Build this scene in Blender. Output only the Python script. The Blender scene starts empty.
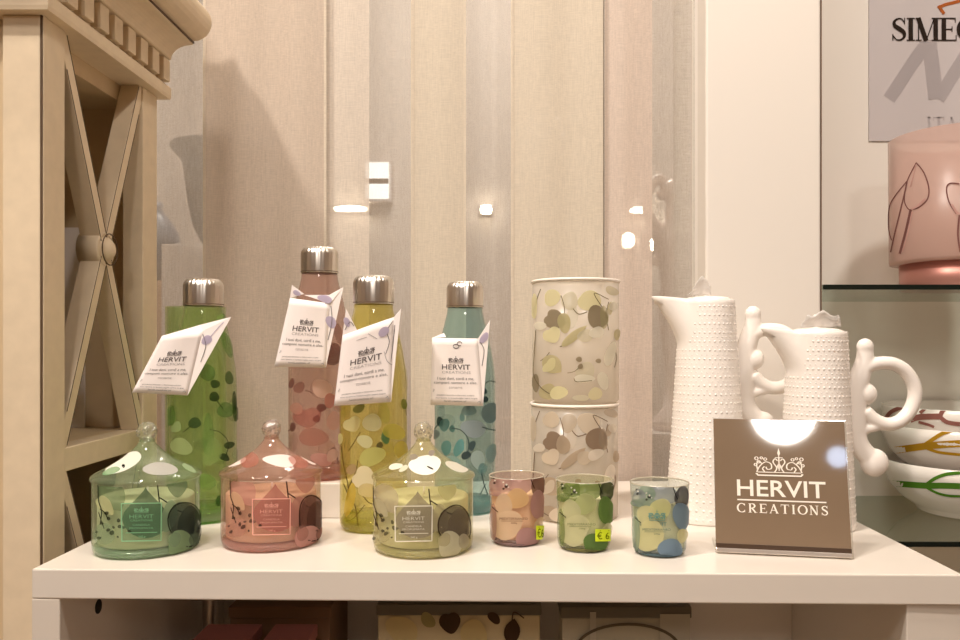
import bpy, math, random
from mathutils import Vector
random.seed(7)
PI = math.pi
SC = bpy.context.scene
COL = SC.collection
F = 800.0; PX0 = 500.0; PY0 = 342.0      # focal length in pixels, vanishing point
Z0 = 0.85                                # top of the white shelf above the floor
CZ = Z0 + 0.189                          # camera height

# ------------------------------------------------------------------ helpers
def lin(c):
    return tuple((x/255/12.92 if x/255 <= 0.04045 else ((x/255+0.055)/1.055)**2.4) for x in c)

def W(px, py, D):
    return Vector(((px-PX0)*D/F, D, CZ-(py-PY0)*D/F))

def node_mat(name):
    m = bpy.data.materials.new(name); m.use_nodes = True
    nt = m.node_tree; nt.nodes.clear()
    out = nt.nodes.new('ShaderNodeOutputMaterial')
    return m, nt, out

def noise_bump(nt, scale, strength, dist=0.001, detail=3):
    tc = nt.nodes.new('ShaderNodeTexCoord')
    n = nt.nodes.new('ShaderNodeTexNoise'); n.inputs['Scale'].default_value = scale; n.inputs['Detail'].default_value = detail
    nt.links.new(tc.outputs['Object'], n.inputs['Vector'])
    b = nt.nodes.new('ShaderNodeBump'); b.inputs['Strength'].default_value = strength; b.inputs['Distance'].default_value = dist
    nt.links.new(n.outputs['Fac'], b.inputs['Height'])
    return n, b

def solid(name, rgb, rough=0.5, metal=0.0, bump=None, vary=0.0, spec=0.5, sss=0.0, coat=0.0):
    m, nt, out = node_mat(name)
    p = nt.nodes.new('ShaderNodeBsdfPrincipled')
    c = lin(rgb)
    p.inputs['Base Color'].default_value = (*c, 1); p.inputs['Roughness'].default_value = rough
    p.inputs['Metallic'].default_value = metal; p.inputs['Specular IOR Level'].default_value = spec
    p.inputs['Coat Weight'].default_value = coat; p.inputs['Coat Roughness'].default_value = 0.05
    if sss:
        p.inputs['Subsurface Weight'].default_value = sss; p.inputs['Subsurface Radius'].default_value = (0.01, 0.008, 0.005)
    if bump or vary:
        n, b = noise_bump(nt, (bump or (30, 0, 0))[0], (bump or (30, 0, 0))[1])
        if bump: nt.links.new(b.outputs['Normal'], p.inputs['Normal'])
        if vary:
            r = nt.nodes.new('ShaderNodeValToRGB')
            r.color_ramp.elements[0].position = 0.3; r.color_ramp.elements[1].position = 0.7
            r.color_ramp.elements[0].color = (*[x*(1-vary) for x in c], 1); r.color_ramp.elements[1].color = (*[min(1, x*(1+vary)) for x in c], 1)
            nt.links.new(n.outputs['Fac'], r.inputs['Fac']); nt.links.new(r.outputs['Color'], p.inputs['Base Color'])
    nt.links.new(p.outputs[0], out.inputs[0])
    return m

def thin_glass(name, tint, haze=0.0, haze_rgb=None, rough=0.03, refl=0.05, gain=0.85):
    """thin clear wall: tinted transmission, grazing reflection, optional lacquer haze"""
    m, nt, out = node_mat(name)
    tr = nt.nodes.new('ShaderNodeBsdfTransparent'); tr.inputs[0].default_value = (*tint, 1)
    base = tr
    if haze:
        df = nt.nodes.new('ShaderNodeBsdfDiffuse'); df.inputs[0].default_value = (*lin(haze_rgb), 1)
        tl = nt.nodes.new('ShaderNodeBsdfTranslucent'); tl.inputs[0].default_value = (*lin(haze_rgb), 1)
        dm = nt.nodes.new('ShaderNodeMixShader'); dm.inputs[0].default_value = 0.4
        nt.links.new(df.outputs[0], dm.inputs[1]); nt.links.new(tl.outputs[0], dm.inputs[2])
        mx = nt.nodes.new('ShaderNodeMixShader'); mx.inputs[0].default_value = haze
        nt.links.new(tr.outputs[0], mx.inputs[1]); nt.links.new(dm.outputs[0], mx.inputs[2]); base = mx
    gl = nt.nodes.new('ShaderNodeBsdfGlossy'); gl.inputs['Roughness'].default_value = rough
    lw = nt.nodes.new('ShaderNodeLayerWeight'); lw.inputs[0].default_value = 0.5
    pw = nt.nodes.new('ShaderNodeMath'); pw.operation = 'POWER'; pw.inputs[1].default_value = 4.0
    mu = nt.nodes.new('ShaderNodeMath'); mu.operation = 'MULTIPLY_ADD'; mu.inputs[1].default_value = gain; mu.inputs[2].default_value = refl
    nt.links.new(lw.outputs['Facing'], pw.inputs[0]); nt.links.new(pw.outputs[0], mu.inputs[0])
    fx = nt.nodes.new('ShaderNodeMixShader')
    nt.links.new(mu.outputs[0], fx.inputs[0]); nt.links.new(base.outputs[0], fx.inputs[1]); nt.links.new(gl.outputs[0], fx.inputs[2])
    nt.links.new(fx.outputs[0], out.inputs[0])
    return m

def sheer(name, rgb, alpha, translu=0.35, weave=900, rgb2=None):
    """woven cloth: thread noise drives colour and openness a little"""
    m, nt, out = node_mat(name)
    c = lin(rgb); c2 = lin(rgb2 or tuple(x*0.965 for x in rgb))
    tc = nt.nodes.new('ShaderNodeTexCoord')
    mp = nt.nodes.new('ShaderNodeMapping'); mp.inputs['Scale'].default_value = (weave, weave, weave*0.06)
    n1 = nt.nodes.new('ShaderNodeTexNoise'); n1.inputs['Scale'].default_value = 1.0; n1.inputs['Detail'].default_value = 2
    mp2 = nt.nodes.new('ShaderNodeMapping'); mp2.inputs['Scale'].default_value = (weave*0.06, weave, weave)
    n2 = nt.nodes.new('ShaderNodeTexNoise'); n2.inputs['Scale'].default_value = 1.0
    nt.links.new(tc.outputs['Object'], mp.inputs[0]); nt.links.new(mp.outputs[0], n1.inputs['Vector'])
    nt.links.new(tc.outputs['Object'], mp2.inputs[0]); nt.links.new(mp2.outputs[0], n2.inputs['Vector'])
    ad = nt.nodes.new('ShaderNodeMath'); ad.operation = 'ADD'
    nt.links.new(n1.outputs['Fac'], ad.inputs[0]); nt.links.new(n2.outputs['Fac'], ad.inputs[1])
    hf = nt.nodes.new('ShaderNodeMath'); hf.operation = 'MULTIPLY'; hf.inputs[1].default_value = 0.5
    nt.links.new(ad.outputs[0], hf.inputs[0])
    cr = nt.nodes.new('ShaderNodeValToRGB'); cr.color_ramp.elements[0].position = 0.35; cr.color_ramp.elements[1].position = 0.62
    cr.color_ramp.elements[0].color = (*c2, 1); cr.color_ramp.elements[1].color = (*c, 1)
    nt.links.new(hf.outputs[0], cr.inputs[0])
    al = nt.nodes.new('ShaderNodeMapRange'); al.inputs[1].default_value = 0.3; al.inputs[2].default_value = 0.7
    al.inputs[3].default_value = max(0, alpha-0.10); al.inputs[4].default_value = min(1, alpha+0.06)
    nt.links.new(hf.outputs[0], al.inputs[0])
    df = nt.nodes.new('ShaderNodeBsdfDiffuse'); tl = nt.nodes.new('ShaderNodeBsdfTranslucent'); tr = nt.nodes.new('ShaderNodeBsdfTransparent')
    nt.links.new(cr.outputs[0], df.inputs[0]); nt.links.new(cr.outputs[0], tl.inputs[0])
    a = nt.nodes.new('ShaderNodeMixShader'); a.inputs[0].default_value = translu
    nt.links.new(df.outputs[0], a.inputs[1]); nt.links.new(tl.outputs[0], a.inputs[2])
    b = nt.nodes.new('ShaderNodeMixShader')
    nt.links.new(al.outputs[0], b.inputs[0]); nt.links.new(tr.outputs[0], b.inputs[1]); nt.links.new(a.outputs[0], b.inputs[2])
    nt.links.new(b.outputs[0], out.inputs[0])
    return m

_dec = {}
def decal(rgb, alpha=1.0):
    """printed ink of a colour and opacity"""
    k = (tuple(rgb), alpha)
    if k in _dec: return _dec[k]
    m, nt, out = node_mat('ink')
    p = nt.nodes.new('ShaderNodeBsdfDiffuse'); p.inputs[0].default_value = (*lin(rgb), 1)
    tl = nt.nodes.new('ShaderNodeBsdfTranslucent'); tl.inputs[0].default_value = (*lin(rgb), 1)
    a = nt.nodes.new('ShaderNodeMixShader'); a.inputs[0].default_value = 0.25
    nt.links.new(p.outputs[0], a.inputs[1]); nt.links.new(tl.outputs[0], a.inputs[2])
    if alpha < 1:
        t = nt.nodes.new('ShaderNodeBsdfTransparent'); x = nt.nodes.new('ShaderNodeMixShader'); x.inputs[0].default_value = alpha
        nt.links.new(t.outputs[0], x.inputs[1]); nt.links.new(a.outputs[0], x.inputs[2]); nt.links.new(x.outputs[0], out.inputs[0])
    else:
        nt.links.new(a.outputs[0], out.inputs[0])
    _dec[k] = m
    return m

def emit(name, rgb, s):
    m, nt, out = node_mat(name)
    e = nt.nodes.new('ShaderNodeEmission'); e.inputs[0].default_value = (*lin(rgb), 1); e.inputs[1].default_value = s
    nt.links.new(e.outputs[0], out.inputs[0]); return m

class MB:
    """collects shapes in world coordinates and links them as one mesh object"""
    def __init__(s): s.v = []; s.f = []; s.m = []; s.mats = []; s.sm = []
    def mi(s, mat):
        if mat not in s.mats: s.mats.append(mat)
        return s.mats.index(mat)
    def add(s, vs, fs, mat, smooth=False):
        o = len(s.v); s.v += [tuple(v) for v in vs]; k = s.mi(mat)
        for f in fs: s.f.append(tuple(i+o for i in f)); s.m.append(k); s.sm.append(smooth)
        return s
    def box(s, x0, x1, y0, y1, z0, z1, mat):
        vs = [(x, y, z) for x in (x0, x1) for y in (y0, y1) for z in (z0, z1)]
        return s.add(vs, [(0,1,3,2), (4,6,7,5), (0,4,5,1), (2,3,7,6), (0,2,6,4), (1,5,7,3)], mat)
    def prism(s, poly, ax, a0, a1, mat):
        """polygon (2-D) pushed along axis 0/1/2"""
        n = len(poly)
        def p(q, a):
            return {0: (a, q[0], q[1]), 1: (q[0], a, q[1]), 2: (q[0], q[1], a)}[ax]
        vs = [p(q, a0) for q in poly]+[p(q, a1) for q in poly]
        fs = [tuple(range(n))[::-1], tuple(range(n, 2*n))]+[(i, (i+1) % n, n+(i+1) % n, n+i) for i in range(n)]
        return s.add(vs, fs, mat)
    def lathe(s, prof, c, mat, seg=64, mod=None):
        vs = []; fs = []; n = len(prof)
        for i, (r, z) in enumerate(prof):
            for k in range(seg):
                a = 2*PI*k/seg; rr = r*(mod(i, a) if mod else 1)
                vs.append((c[0]+rr*math.cos(a), c[1]+rr*math.sin(a), c[2]+z))
        for i in range(n-1):
            for k in range(seg):
                k2 = (k+1) % seg
                fs.append((i*seg+k, i*seg+k2, (i+1)*seg+k2, (i+1)*seg+k))
        return s.add(vs, fs, mat, True)
    def tube(s, pts, r, mat, seg=10, flat=1.0):
        pts = [Vector(p) for p in pts]; n = len(pts); vs = []; fs = []
        for i, p in enumerate(pts):
            t = (pts[min(i+1, n-1)]-pts[max(i-1, 0)]).normalized()
            u = t.cross(Vector((0, 1, 0)))
            if u.length < 1e-3: u = t.cross(Vector((0, 0, 1)))
            u.normalize(); w = t.cross(u).normalized()
            rr = r[i] if isinstance(r, (list, tuple)) else r
            for k in range(seg):
                a = 2*PI*k/seg; vs.append(p+u*rr*math.cos(a)+w*rr*flat*math.sin(a))
        for i in range(n-1):
            for k in range(seg):
                k2 = (k+1) % seg; fs.append((i*seg+k, i*seg+k2, (i+1)*seg+k2, (i+1)*seg+k))
        fs += [tuple(range(seg))[::-1], tuple(range((n-1)*seg, n*seg))]
        return s.add(vs, fs, mat, True)
    def ball(s, c, r, mat, sx=1, sy=1, sz=1, nu=20, nv=12):
        prof = [(max(1e-5, math.sin(PI*i/nv)), -math.cos(PI*i/nv)) for i in range(nv+1)]
        vs = []; fs = []
        for (q, z) in prof:
            for k in range(nu):
                a = 2*PI*k/nu; vs.append((c[0]+r*sx*q*math.cos(a), c[1]+r*sy*q*math.sin(a), c[2]+r*sz*z))
        for i in range(nv):
            for k in range(nu):
                k2 = (k+1) % nu; fs.append((i*nu+k, i*nu+k2, (i+1)*nu+k2, (i+1)*nu+k))
        return s.add(vs, fs, mat, True)
    def polys(s, ps, mp, mat):
        """list of 2-D polygons through a mapping to 3-D"""
        for p in ps: s.add([mp(x, y) for (x, y) in p], [tuple(range(len(p)))], mat)
        return s
    def build(s, name, parent=None, mods=None, flip=False):
        base = Vector((0, 0, 0)) if parent is None else Vector(parent['_base'])
        me = bpy.data.meshes.new(name)
        me.from_pydata([tuple(Vector(v)-base) for v in s.v], [], s.f)
        for m in s.mats: me.materials.append(m)
        me.polygons.foreach_set('material_index', s.m); me.polygons.foreach_set('use_smooth', s.sm)
        me.update()
        o = bpy.data.objects.new(name, me); COL.objects.link(o)
        if parent is not None: o.parent = parent; o['_base'] = tuple(base)
        for md in (mods or []): md(o)
        return o

def bevel(w=0.001, n=2):
    def f(o):
        m = o.modifiers.new('bevel', 'BEVEL'); m.width = w; m.segments = n; m.limit_method = 'ANGLE'; m.angle_limit = 0.6
    return f
def solidify(t, off=0.0):
    def f(o):
        m = o.modifiers.new('thickness', 'SOLIDIFY'); m.thickness = t; m.offset = off
    return f
def subsurf(n=1):
    def f(o):
        m = o.modifiers.new('smooth', 'SUBSURF'); m.levels = n; m.render_levels = n
    return f
def remesh(v):
    def f(o):
        m = o.modifiers.new('blend', 'REMESH'); m.mode = 'VOXEL'; m.voxel_size = v; m.use_smooth_shade = True
        sm = o.modifiers.new('soften', 'SMOOTH'); sm.factor = 0.5; sm.iterations = 12
    return f

def thing(name, label, cat, base, group=None):
    o = bpy.data.objects.new(name, None); COL.objects.link(o)
    o.empty_display_size = 0.02
    o.location = base; o['_base'] = tuple(base); o['label'] = label; o['category'] = cat
    if group: o['group'] = group
    return o
def tag(o, label, cat, group=None):
    o['label'] = label; o['category'] = cat
    if group: o['group'] = group
    return o
def struct(mb, name, mods=None):
    o = mb.build(name, None, mods); o['kind'] = 'structure'; return o

# ------------------------------------------------------------------ print helpers
def text2d(body, bold=0.0):
    cu = bpy.data.curves.new('t', 'FONT'); cu.body = body; cu.size = 1.0; cu.offset = bold
    cu.resolution_u = 3
    ob = bpy.data.objects.new('t', cu); COL.objects.link(ob)
    dg = bpy.context.evaluated_depsgraph_get(); dg.update()
    me = bpy.data.meshes.new_from_object(ob.evaluated_get(dg))
    vs = [(v.co.x, v.co.y) for v in me.vertices]
    ps = [[vs[i] for i in p.vertices] for p in me.polygons]
    bpy.data.objects.remove(ob); bpy.data.curves.remove(cu); bpy.data.meshes.remove(me)
    xs = [p[0] for q in ps for p in q]; ys = [p[1] for q in ps for p in q]
    x0, x1, y0, y1 = min(xs), max(xs), min(ys), max(ys)
    return [[((x-x0)/(x1-x0), (y-y0)/(y1-y0)) for x, y in q] for q in ps]
_tc = {}
def text_in(body, x0, y0, x1, y1, bold=0.0):
    """text filling the box; y up"""
    k = (body, bold)
    if k not in _tc: _tc[k] = text2d(body, bold)
    return [[(x0+x*(x1-x0), y0+y*(y1-y0)) for x, y in q] for q in _tc[k]]

def ribbon(pts, w):
    n = len(pts); L = []; R = []
    for i, (x, y) in enumerate(pts):
        ax, ay = pts[max(i-1, 0)]; bx, by = pts[min(i+1, n-1)]
        dx, dy = bx-ax, by-ay; d = math.hypot(dx, dy) or 1
        ww = (w[i] if isinstance(w, (list, tuple)) else w)/2
        L.append((x-dy/d*ww, y+dx/d*ww)); R.append((x+dy/d*ww, y-dx/d*ww))
    return [[L[i], R[i], R[i+1], L[i+1]] for i in range(n-1)]
def arc(cx, cy, rx, ry, a0, a1, n=16):
    return [(cx+rx*math.cos(math.radians(a0+(a1-a0)*i/n)), cy+ry*math.sin(math.radians(a0+(a1-a0)*i/n))) for i in range(n+1)]
def spline(pts, sub=6):
    out = []; n = len(pts)
    for i in range(n-1):
        p0 = pts[max(i-1, 0)]; p1 = pts[i]; p2 = pts[i+1]; p3 = pts[min(i+2, n-1)]
        for k in range(sub):
            t = k/sub
            out.append(tuple(0.5*(2*p1[j]+(p2[j]-p0[j])*t+(2*p0[j]-5*p1[j]+4*p2[j]-p3[j])*t*t+(3*p1[j]-p0[j]-3*p2[j]+p3[j])*t**3) for j in range(len(p1))))
    out.append(tuple(pts[-1])); return out
def disc(cx, cy, r, n=14): return [arc(cx, cy, r, r, 0, 360, n)[:-1]]
def bar(x0, y0, x1, y1): return [[(x0, y0), (x1, y0), (x1, y1), (x0, y1)]]

def serif_letter(ch, K=0.2, k=0.06):
    """roman capital in a 1-high box; returns polygons and width"""
    s = 0.05
    def stem(x, w, y0=0, y1=1, top=True, bot=True, e=0.08):
        q = bar(x-w/2, y0, x+w/2, y1)
        if top: q += bar(x-w/2-e, y1-s, x+w/2+e, y1)
        if bot: q += bar(x-w/2-e, y0, x+w/2+e, y0+s)
        return q
    if ch == 'I': return stem(0.2, K), 0.4
    if ch == 'E':
        return stem(0.2, K)+bar(0.2, 1-k, 0.72, 1)+bar(0.2, 0, 0.76, k)+bar(0.2, 0.5-k/2, 0.58, 0.5+k/2)+bar(0.68, 0.78, 0.72, 1)+bar(0.72, 0, 0.76, 0.25)+bar(0.54, 0.38, 0.58, 0.62), 0.8
    if ch == 'T':
        return stem(0.42, K, top=False)+bar(0.02, 1-k, 0.82, 1)+bar(0.02, 0.75, 0.06, 1)+bar(0.78, 0.75, 0.82, 1), 0.84
    if ch in 'CO' or ch == 'Q':
        if ch == 'C':
            pts = arc(0.48, 0.5, 0.4, 0.47, 42, 318, 22)
        else: pts = arc(0.48, 0.5, 0.4, 0.47, 0, 360, 26)
        w = [k+(K-k)*abs(math.cos(math.atan2((y-0.5)/0.47, (x-0.48)/0.4)))**1.3 for x, y in pts]
        q = ribbon(pts, w)
        if ch == 'C': q += bar(0.76, 0.68, 0.8, 0.98)+bar(0.76, 0.02, 0.8, 0.3)
        if ch == 'Q': q += ribbon(spline([(0.5, 0.06), (0.6, -0.16), (0.8, -0.2), (0.98, -0.1)]), 0.08)
        return q, 0.9
    if ch == 'R':
        b = arc(0.38, 0.74, 0.28, 0.235, 90, -90, 12)
        return stem(0.2, K)+bar(0.2, 1-k, 0.4, 1)+bar(0.2, 0.5-k/2, 0.4, 0.5+k/2)+ribbon(b, [k+(K-k)*math.sin(PI*i/12) for i in range(13)])+ribbon([(0.38, 0.5), (0.74, 0.0)], K*0.9)+bar(0.6, 0, 0.9, s), 0.88
    if ch == 'A':
        return ribbon([(0.1, 0), (0.44, 1)], k)+ribbon([(0.42, 1), (0.76, 0)], K)+bar(0.2, 0.3, 0.66, 0.3+k)+bar(0, 0, 0.22, s)+bar(0.6, 0, 0.92, s), 0.9
    if ch == 'N':
        return bar(0.14, 0, 0.14+k, 1)+bar(0.72, 0, 0.72+k, 1)+ribbon([(0.15, 1), (0.75, 0)], K)+bar(0.04, 1-s, 0.26, 1)+bar(0.04, 0, 0.3, s)+bar(0.6, 1-s, 0.9, 1), 0.94
    if ch == 'M':
        return bar(0.14, 0, 0.14+k, 1)+stem(0.92, K)+ribbon([(0.15, 1), (0.5, 0)], K)+ribbon([(0.5, 0), (0.86, 1)], k)+bar(0.03, 1-s, 0.26, 1)+bar(0.04, 0, 0.3, s), 1.1
    if ch == 'S':
        p = spline([(0.58, 0.80), (0.46, 0.95), (0.28, 0.95), (0.13, 0.82), (0.17, 0.65), (0.36, 0.52), (0.54, 0.38), (0.58, 0.2), (0.44, 0.05), (0.24, 0.05), (0.08, 0.22)], 4)
        n = len(p); w = [k+(K-k)*math.exp(-((i/(n-1)-0.5)/0.24)**2) for i in range(n)]
        return ribbon(p, w)+bar(0.57, 0.72, 0.61, 1.0)+bar(0.05, 0.0, 0.09, 0.3), 0.68
    return bar(0, 0, 0.5, 1), 0.6
def serif_word(word, x0, y0, x1, y1, K=0.2, gap=0.12, k=0.06):
    q = []; x = 0
    for ch in word:
        g, w = serif_letter(ch, K, k); q += [[(a+x, b) for a, b in p] for p in g]; x += w+gap
    tw = x-gap
    return [[(x0+a/tw*(x1-x0), y0+b*(y1-y0)) for a, b in p] for p in q]

def crown(x0, y0, x1, y1, t=0.028):
    """filigree crown in a box, y up, unit aspect 2:1"""
    q = []
    q += ribbon([(0.03, 0.10), (0.06, 0.03), (0.5, 0.03), (0.94, 0.03), (0.97, 0.10)], 0.05)
    q += ribbon([(0.06, 0.14), (0.94, 0.14)], 0.028)
    for sg in (-1, 1):
        m = lambda pts: [(0.5+sg*a, b) for a, b in pts]
        q += ribbon(m(spline([(0.46, 0.14), (0.40, 0.34), (0.28, 0.50), (0.17, 0.44), (0.16, 0.28), (0.24, 0.24), (0.27, 0.33)])), t)
        q += ribbon(m(spline([(0.10, 0.14), (0.05, 0.3), (0.12, 0.5), (0.08, 0.62), (0.03, 0.55)])), t)
        q += ribbon(m(spline([(0.44, 0.2), (0.46, 0.42), (0.40, 0.52), (0.36, 0.44)])), t)
        q += ribbon(m(spline([(0.30, 0.16), (0.34, 0.26), (0.30, 0.34)])), t)
        for (a, b, r) in ((0.46, 0.62, .035), (0.42, 0.50, .03), (0.48, 0.40, .03), (0.28, 0.60, .03), (0.36, 0.64, .025)):
            q += ribbon(arc(0.5+sg*a, b, r, r*1.6, 0, 360, 10), t*0.8)
    q += [[(0.5, 1.0), (0.53, 0.82), (0.5, 0.68), (0.47, 0.82)]]
    q += ribbon([(0.42, 0.66), (0.58, 0.66)], 0.025)+ribbon([(0.5, 0.2), (0.5, 0.7)], t)
    q += [[(0.5, 0.5), (0.55, 0.36), (0.5, 0.2), (0.45, 0.36)]]
    return [[(x0+a*(x1-x0), y0+b*(y1-y0)) for a, b in p] for p in q]

def leaf_outline(cx, cy, L, Wd, ang, kind='round', n=22):
    """leaf in picture-plane units, long axis along ang (degrees, y down)"""
    out = []; ca, sa = math.cos(math.radians(ang)), math.sin(math.radians(ang))
    for i in range(n):
        t = 2*PI*i/n; x = math.cos(t); y = math.sin(t)
        if kind == 'round':
            h1 = cx*1.7+cy*0.9; k = 1+0.07*math.sin(2*t+h1)+0.05*math.sin(3*t+2.3*h1); x *= k; y *= k
        elif kind == 'onion':
            if x > 0: y *= (1-x)**1.0*(1+0.3*x); x *= 1.3
        elif kind == 'point': y *= (1-abs(x)**1.5)**0.35*(1.0 if x < 0 else 0.9); x = x
        elif kind == 'tip':
            if x > 0: y *= (1-x)**0.6*(1+0.75*x); x *= 1.25
        elif kind == 'heart':
            if x < -0.2: x += 0.35*(1-abs(y))**1.5
            if x > 0: y *= (1-0.35*x)
        elif kind == 'petal': y *= 0.75+0.25*x
        px, py = x*L/2, y*Wd/2
        out.append((cx+px*ca-py*sa, cy+px*sa+py*ca))
    return out

class Surf:
    """a turned surface standing in the scene; prints are laid on it along the sight line of the designer's drawing"""
    def __init__(s, c, prof): s.c = Vector(c); s.p = prof; s.layer = 0
    def r(s, z):
        p = s.p
        if z <= p[0][1]: return p[0][0]
        for (r0, z0), (r1, z1) in zip(p, p[1:]):
            if z0 <= z <= z1 and z1 > z0: return r0+(r1-r0)*(z-z0)/(z1-z0)
        return p[-1][0]
    def hit(s, px, py, eps=0.0003):
        dx, dy, dz = (px-PX0)/F, 1.0, -(py-PY0)/F
        z = CZ+dz*(s.c.y-s.p[0][0]); t = s.c.y
        zt, zb = s.p[-1][1], s.p[0][1]
        for _ in range(14):
            r = s.r(min(zt, max(zb, z-s.c.z)))
            a = dx*dx+dy*dy; b = -(dx*s.c.x+dy*s.c.y); q = s.c.x**2+s.c.y**2-r*r
            d = b*b-a*q
            t = (-b-math.sqrt(max(0.0, d)))/a
            z = 0.5*z+0.5*(CZ+dz*t)
        z = min(s.c.z+zt, max(s.c.z+zb, CZ+dz*t))
        r = s.r(z-s.c.z)
        n = Vector((dx*t-s.c.x, dy*t-s.c.y, 0)); n.normalize()
        e = eps+s.layer*0.00009
        return Vector((s.c.x+n.x*(r+e), s.c.y+n.y*(r+e), z+e*0.3))
    def leaf(s, mb, mat, cx, cy, L, Wd, ang=0, kind='round', rings=3):
        s.layer = (s.layer+1) % 16
        o = leaf_outline(cx, cy, L, Wd, ang, kind); n = len(o)
        vs = [s.hit(cx, cy)]; fs = []
        for k in range(1, rings+1):
            for (x, y) in o: vs.append(s.hit(cx+(x-cx)*k/rings, cy+(y-cy)*k/rings))
        for i in range(n): fs.append((0, 1+i, 1+(i+1) % n))
        for k in range(rings-1):
            for i in range(n):
                j = (i+1) % n; fs.append((1+k*n+i, 1+(k+1)*n+i, 1+(k+1)*n+j, 1+k*n+j))
        mb.add(vs, fs, mat, True)
    def outline(s, mb, mat, cx, cy, L, Wd, ang=0, kind='round', w=0.8):
        o = leaf_outline(cx, cy, L, Wd, ang, kind, 30); s.line(mb, mat, o+[o[0]], w, False)
    def line(s, mb, mat, pts, w=0.8, smooth=True):
        s.layer = (s.layer+1) % 16
        p = spline(pts, 6) if smooth and len(pts) > 2 else pts
        q = []
        for (a, b) in zip(p, p[1:]):
            m = max(1, int(math.hypot(b[0]-a[0], b[1]-a[1])/3)); q += [(a[0]+(b[0]-a[0])*i/m, a[1]+(b[1]-a[1])*i/m) for i in range(m)]
        q.append(p[-1])
        mb.polys(ribbon(q, w), lambda x, y: s.hit(x, y), mat)
    def flat(s, mb, mat, polys):
        s.layer = (s.layer+1) % 16
        mb.polys(polys, lambda x, y: s.hit(x, y), mat)
    def back_leaf(s, mb, mat, ang, z, L, Wd):
        """a leaf of the print that sits on the far side"""
        vs = []; fs = []; n = 18
        e = 0.0003+random.random()*0.001
        for k in (0.001, 0.5, 1):
            for i in range(n):
                t = 2*PI*i/n; zz = z+Wd/2*k*math.sin(t); r = s.r(zz)+e; a = ang+L/2*k*math.cos(t)/max(r, 1e-3)
                vs.append((s.c.x+r*math.cos(a), s.c.y+r*math.sin(a), s.c.z+zz))
        for k in range(2):
            for i in range(n): j = (i+1) % n; fs.append((k*n+i, (k+1)*n+i, (k+1)*n+j, k*n+j))
        mb.add(vs, fs, mat, True)

def flip(polys, y):          # y-up drawing to the y-down picture plane
    return [[(a, y-b) for a, b in p] for p in polys]

# ------------------------------------------------------------------ materials
M_WHITE = solid('white lacquer', (228, 219, 208), 0.22, vary=0.01)
M_WHITE2 = solid('white painted board', (222, 212, 200), 0.4)
M_PANEL = solid('white wall panel', (244, 237, 228), 0.5)  # alcove white, lightened to offset the dimmer light there
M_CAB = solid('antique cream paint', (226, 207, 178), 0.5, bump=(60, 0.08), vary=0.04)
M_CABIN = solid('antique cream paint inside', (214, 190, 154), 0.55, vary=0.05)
M_LINE = solid('brown glaze in grooves', (92, 70, 48), 0.7)
M_DARK = solid('black hole lining', (20, 16, 12), 0.8)
M_STEEL = solid('brushed steel', (224, 217, 208), 0.32, metal=1.0)
M_PORC = solid('white porcelain', (246, 238, 230), 0.22, sss=0.0)
M_PAPER = solid('white card', (246, 236, 232), 0.7)
M_TISSUE = thin_glass('tissue wrap', (0.95, 0.95, 0.95), 0.7, (252, 248, 244), 0.4, 0.01, 0.15)
M_INK = decal((112, 104, 104)); M_INKL = decal((178, 172, 172)); M_LILAC = decal((196, 184, 204)); M_INKD = decal((60, 50, 44))

# ------------------------------------------------------------------ room
ROOMX0, ROOMX1, ROOMY0, ROOMY1, ROOMH = -2.6, 2.4, -3.0, 3.0, 2.9
M_FLOOR = solid('beige tile floor', (170, 145, 118), 0.4, vary=0.06)
M_CEIL = solid('ceiling white', (225, 210, 190), 0.7)
M_WALLB = solid('taupe plaster', (206, 196, 188), 0.7, vary=0.06)
M_WALLF = solid('beige plaster', (206, 186, 164), 0.7, vary=0.1)
struct(MB().box(ROOMX0, ROOMX1, ROOMY0, ROOMY1, -0.05, 0, M_FLOOR), 'floor')
struct(MB().box(ROOMX0, ROOMX1, ROOMY0, ROOMY1, ROOMH, ROOMH+0.05, M_CEIL), 'ceiling')
struct(MB().box(ROOMX0, ROOMX1, ROOMY1, ROOMY1+0.05, 0, ROOMH, M_WALLB), 'wall_back')
struct(MB().box(ROOMX0, ROOMX1, ROOMY0-0.05, ROOMY0, 0, ROOMH, M_WALLF), 'wall_front')
struct(MB().box(ROOMX0-0.05, ROOMX0, ROOMY0, ROOMY1, 0, ROOMH, M_WALLF), 'wall_left')
struct(MB().box(ROOMX1, ROOMX1+0.05, ROOMY0, ROOMY1, 0, ROOMH, M_WALLF), 'wall_right')

# right: upright panel and alcove back
PX_ = (0.2446, 0.3836)
struct(MB().box(0.3822, PX_[1], 0.9535, 0.99, 0.0, ROOMH-0.002, solid('dark seam', (110, 88, 70), 0.7)), 'trim_2')
struct(MB().box(PX_[0], 0.3820, 0.952, 0.993, 0.0, ROOMH-0.002, solid('panel white dimmed for light', (226, 218, 208), 0.5)), 'wall_panel_right', [bevel(0.003, 3)])  # same white darkened in colour to offset the stronger light here
struct(MB().box(0.3836, 1.6, 1.236, 1.27, 0.0, ROOMH-0.002, M_PANEL), 'wall_alcove_back')
struct(MB().box(PX_[0]+0.03, 0.3836, 0.9935, 1.27, 0.0, ROOMH-0.002, M_PANEL), 'wall_alcove_side')

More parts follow.
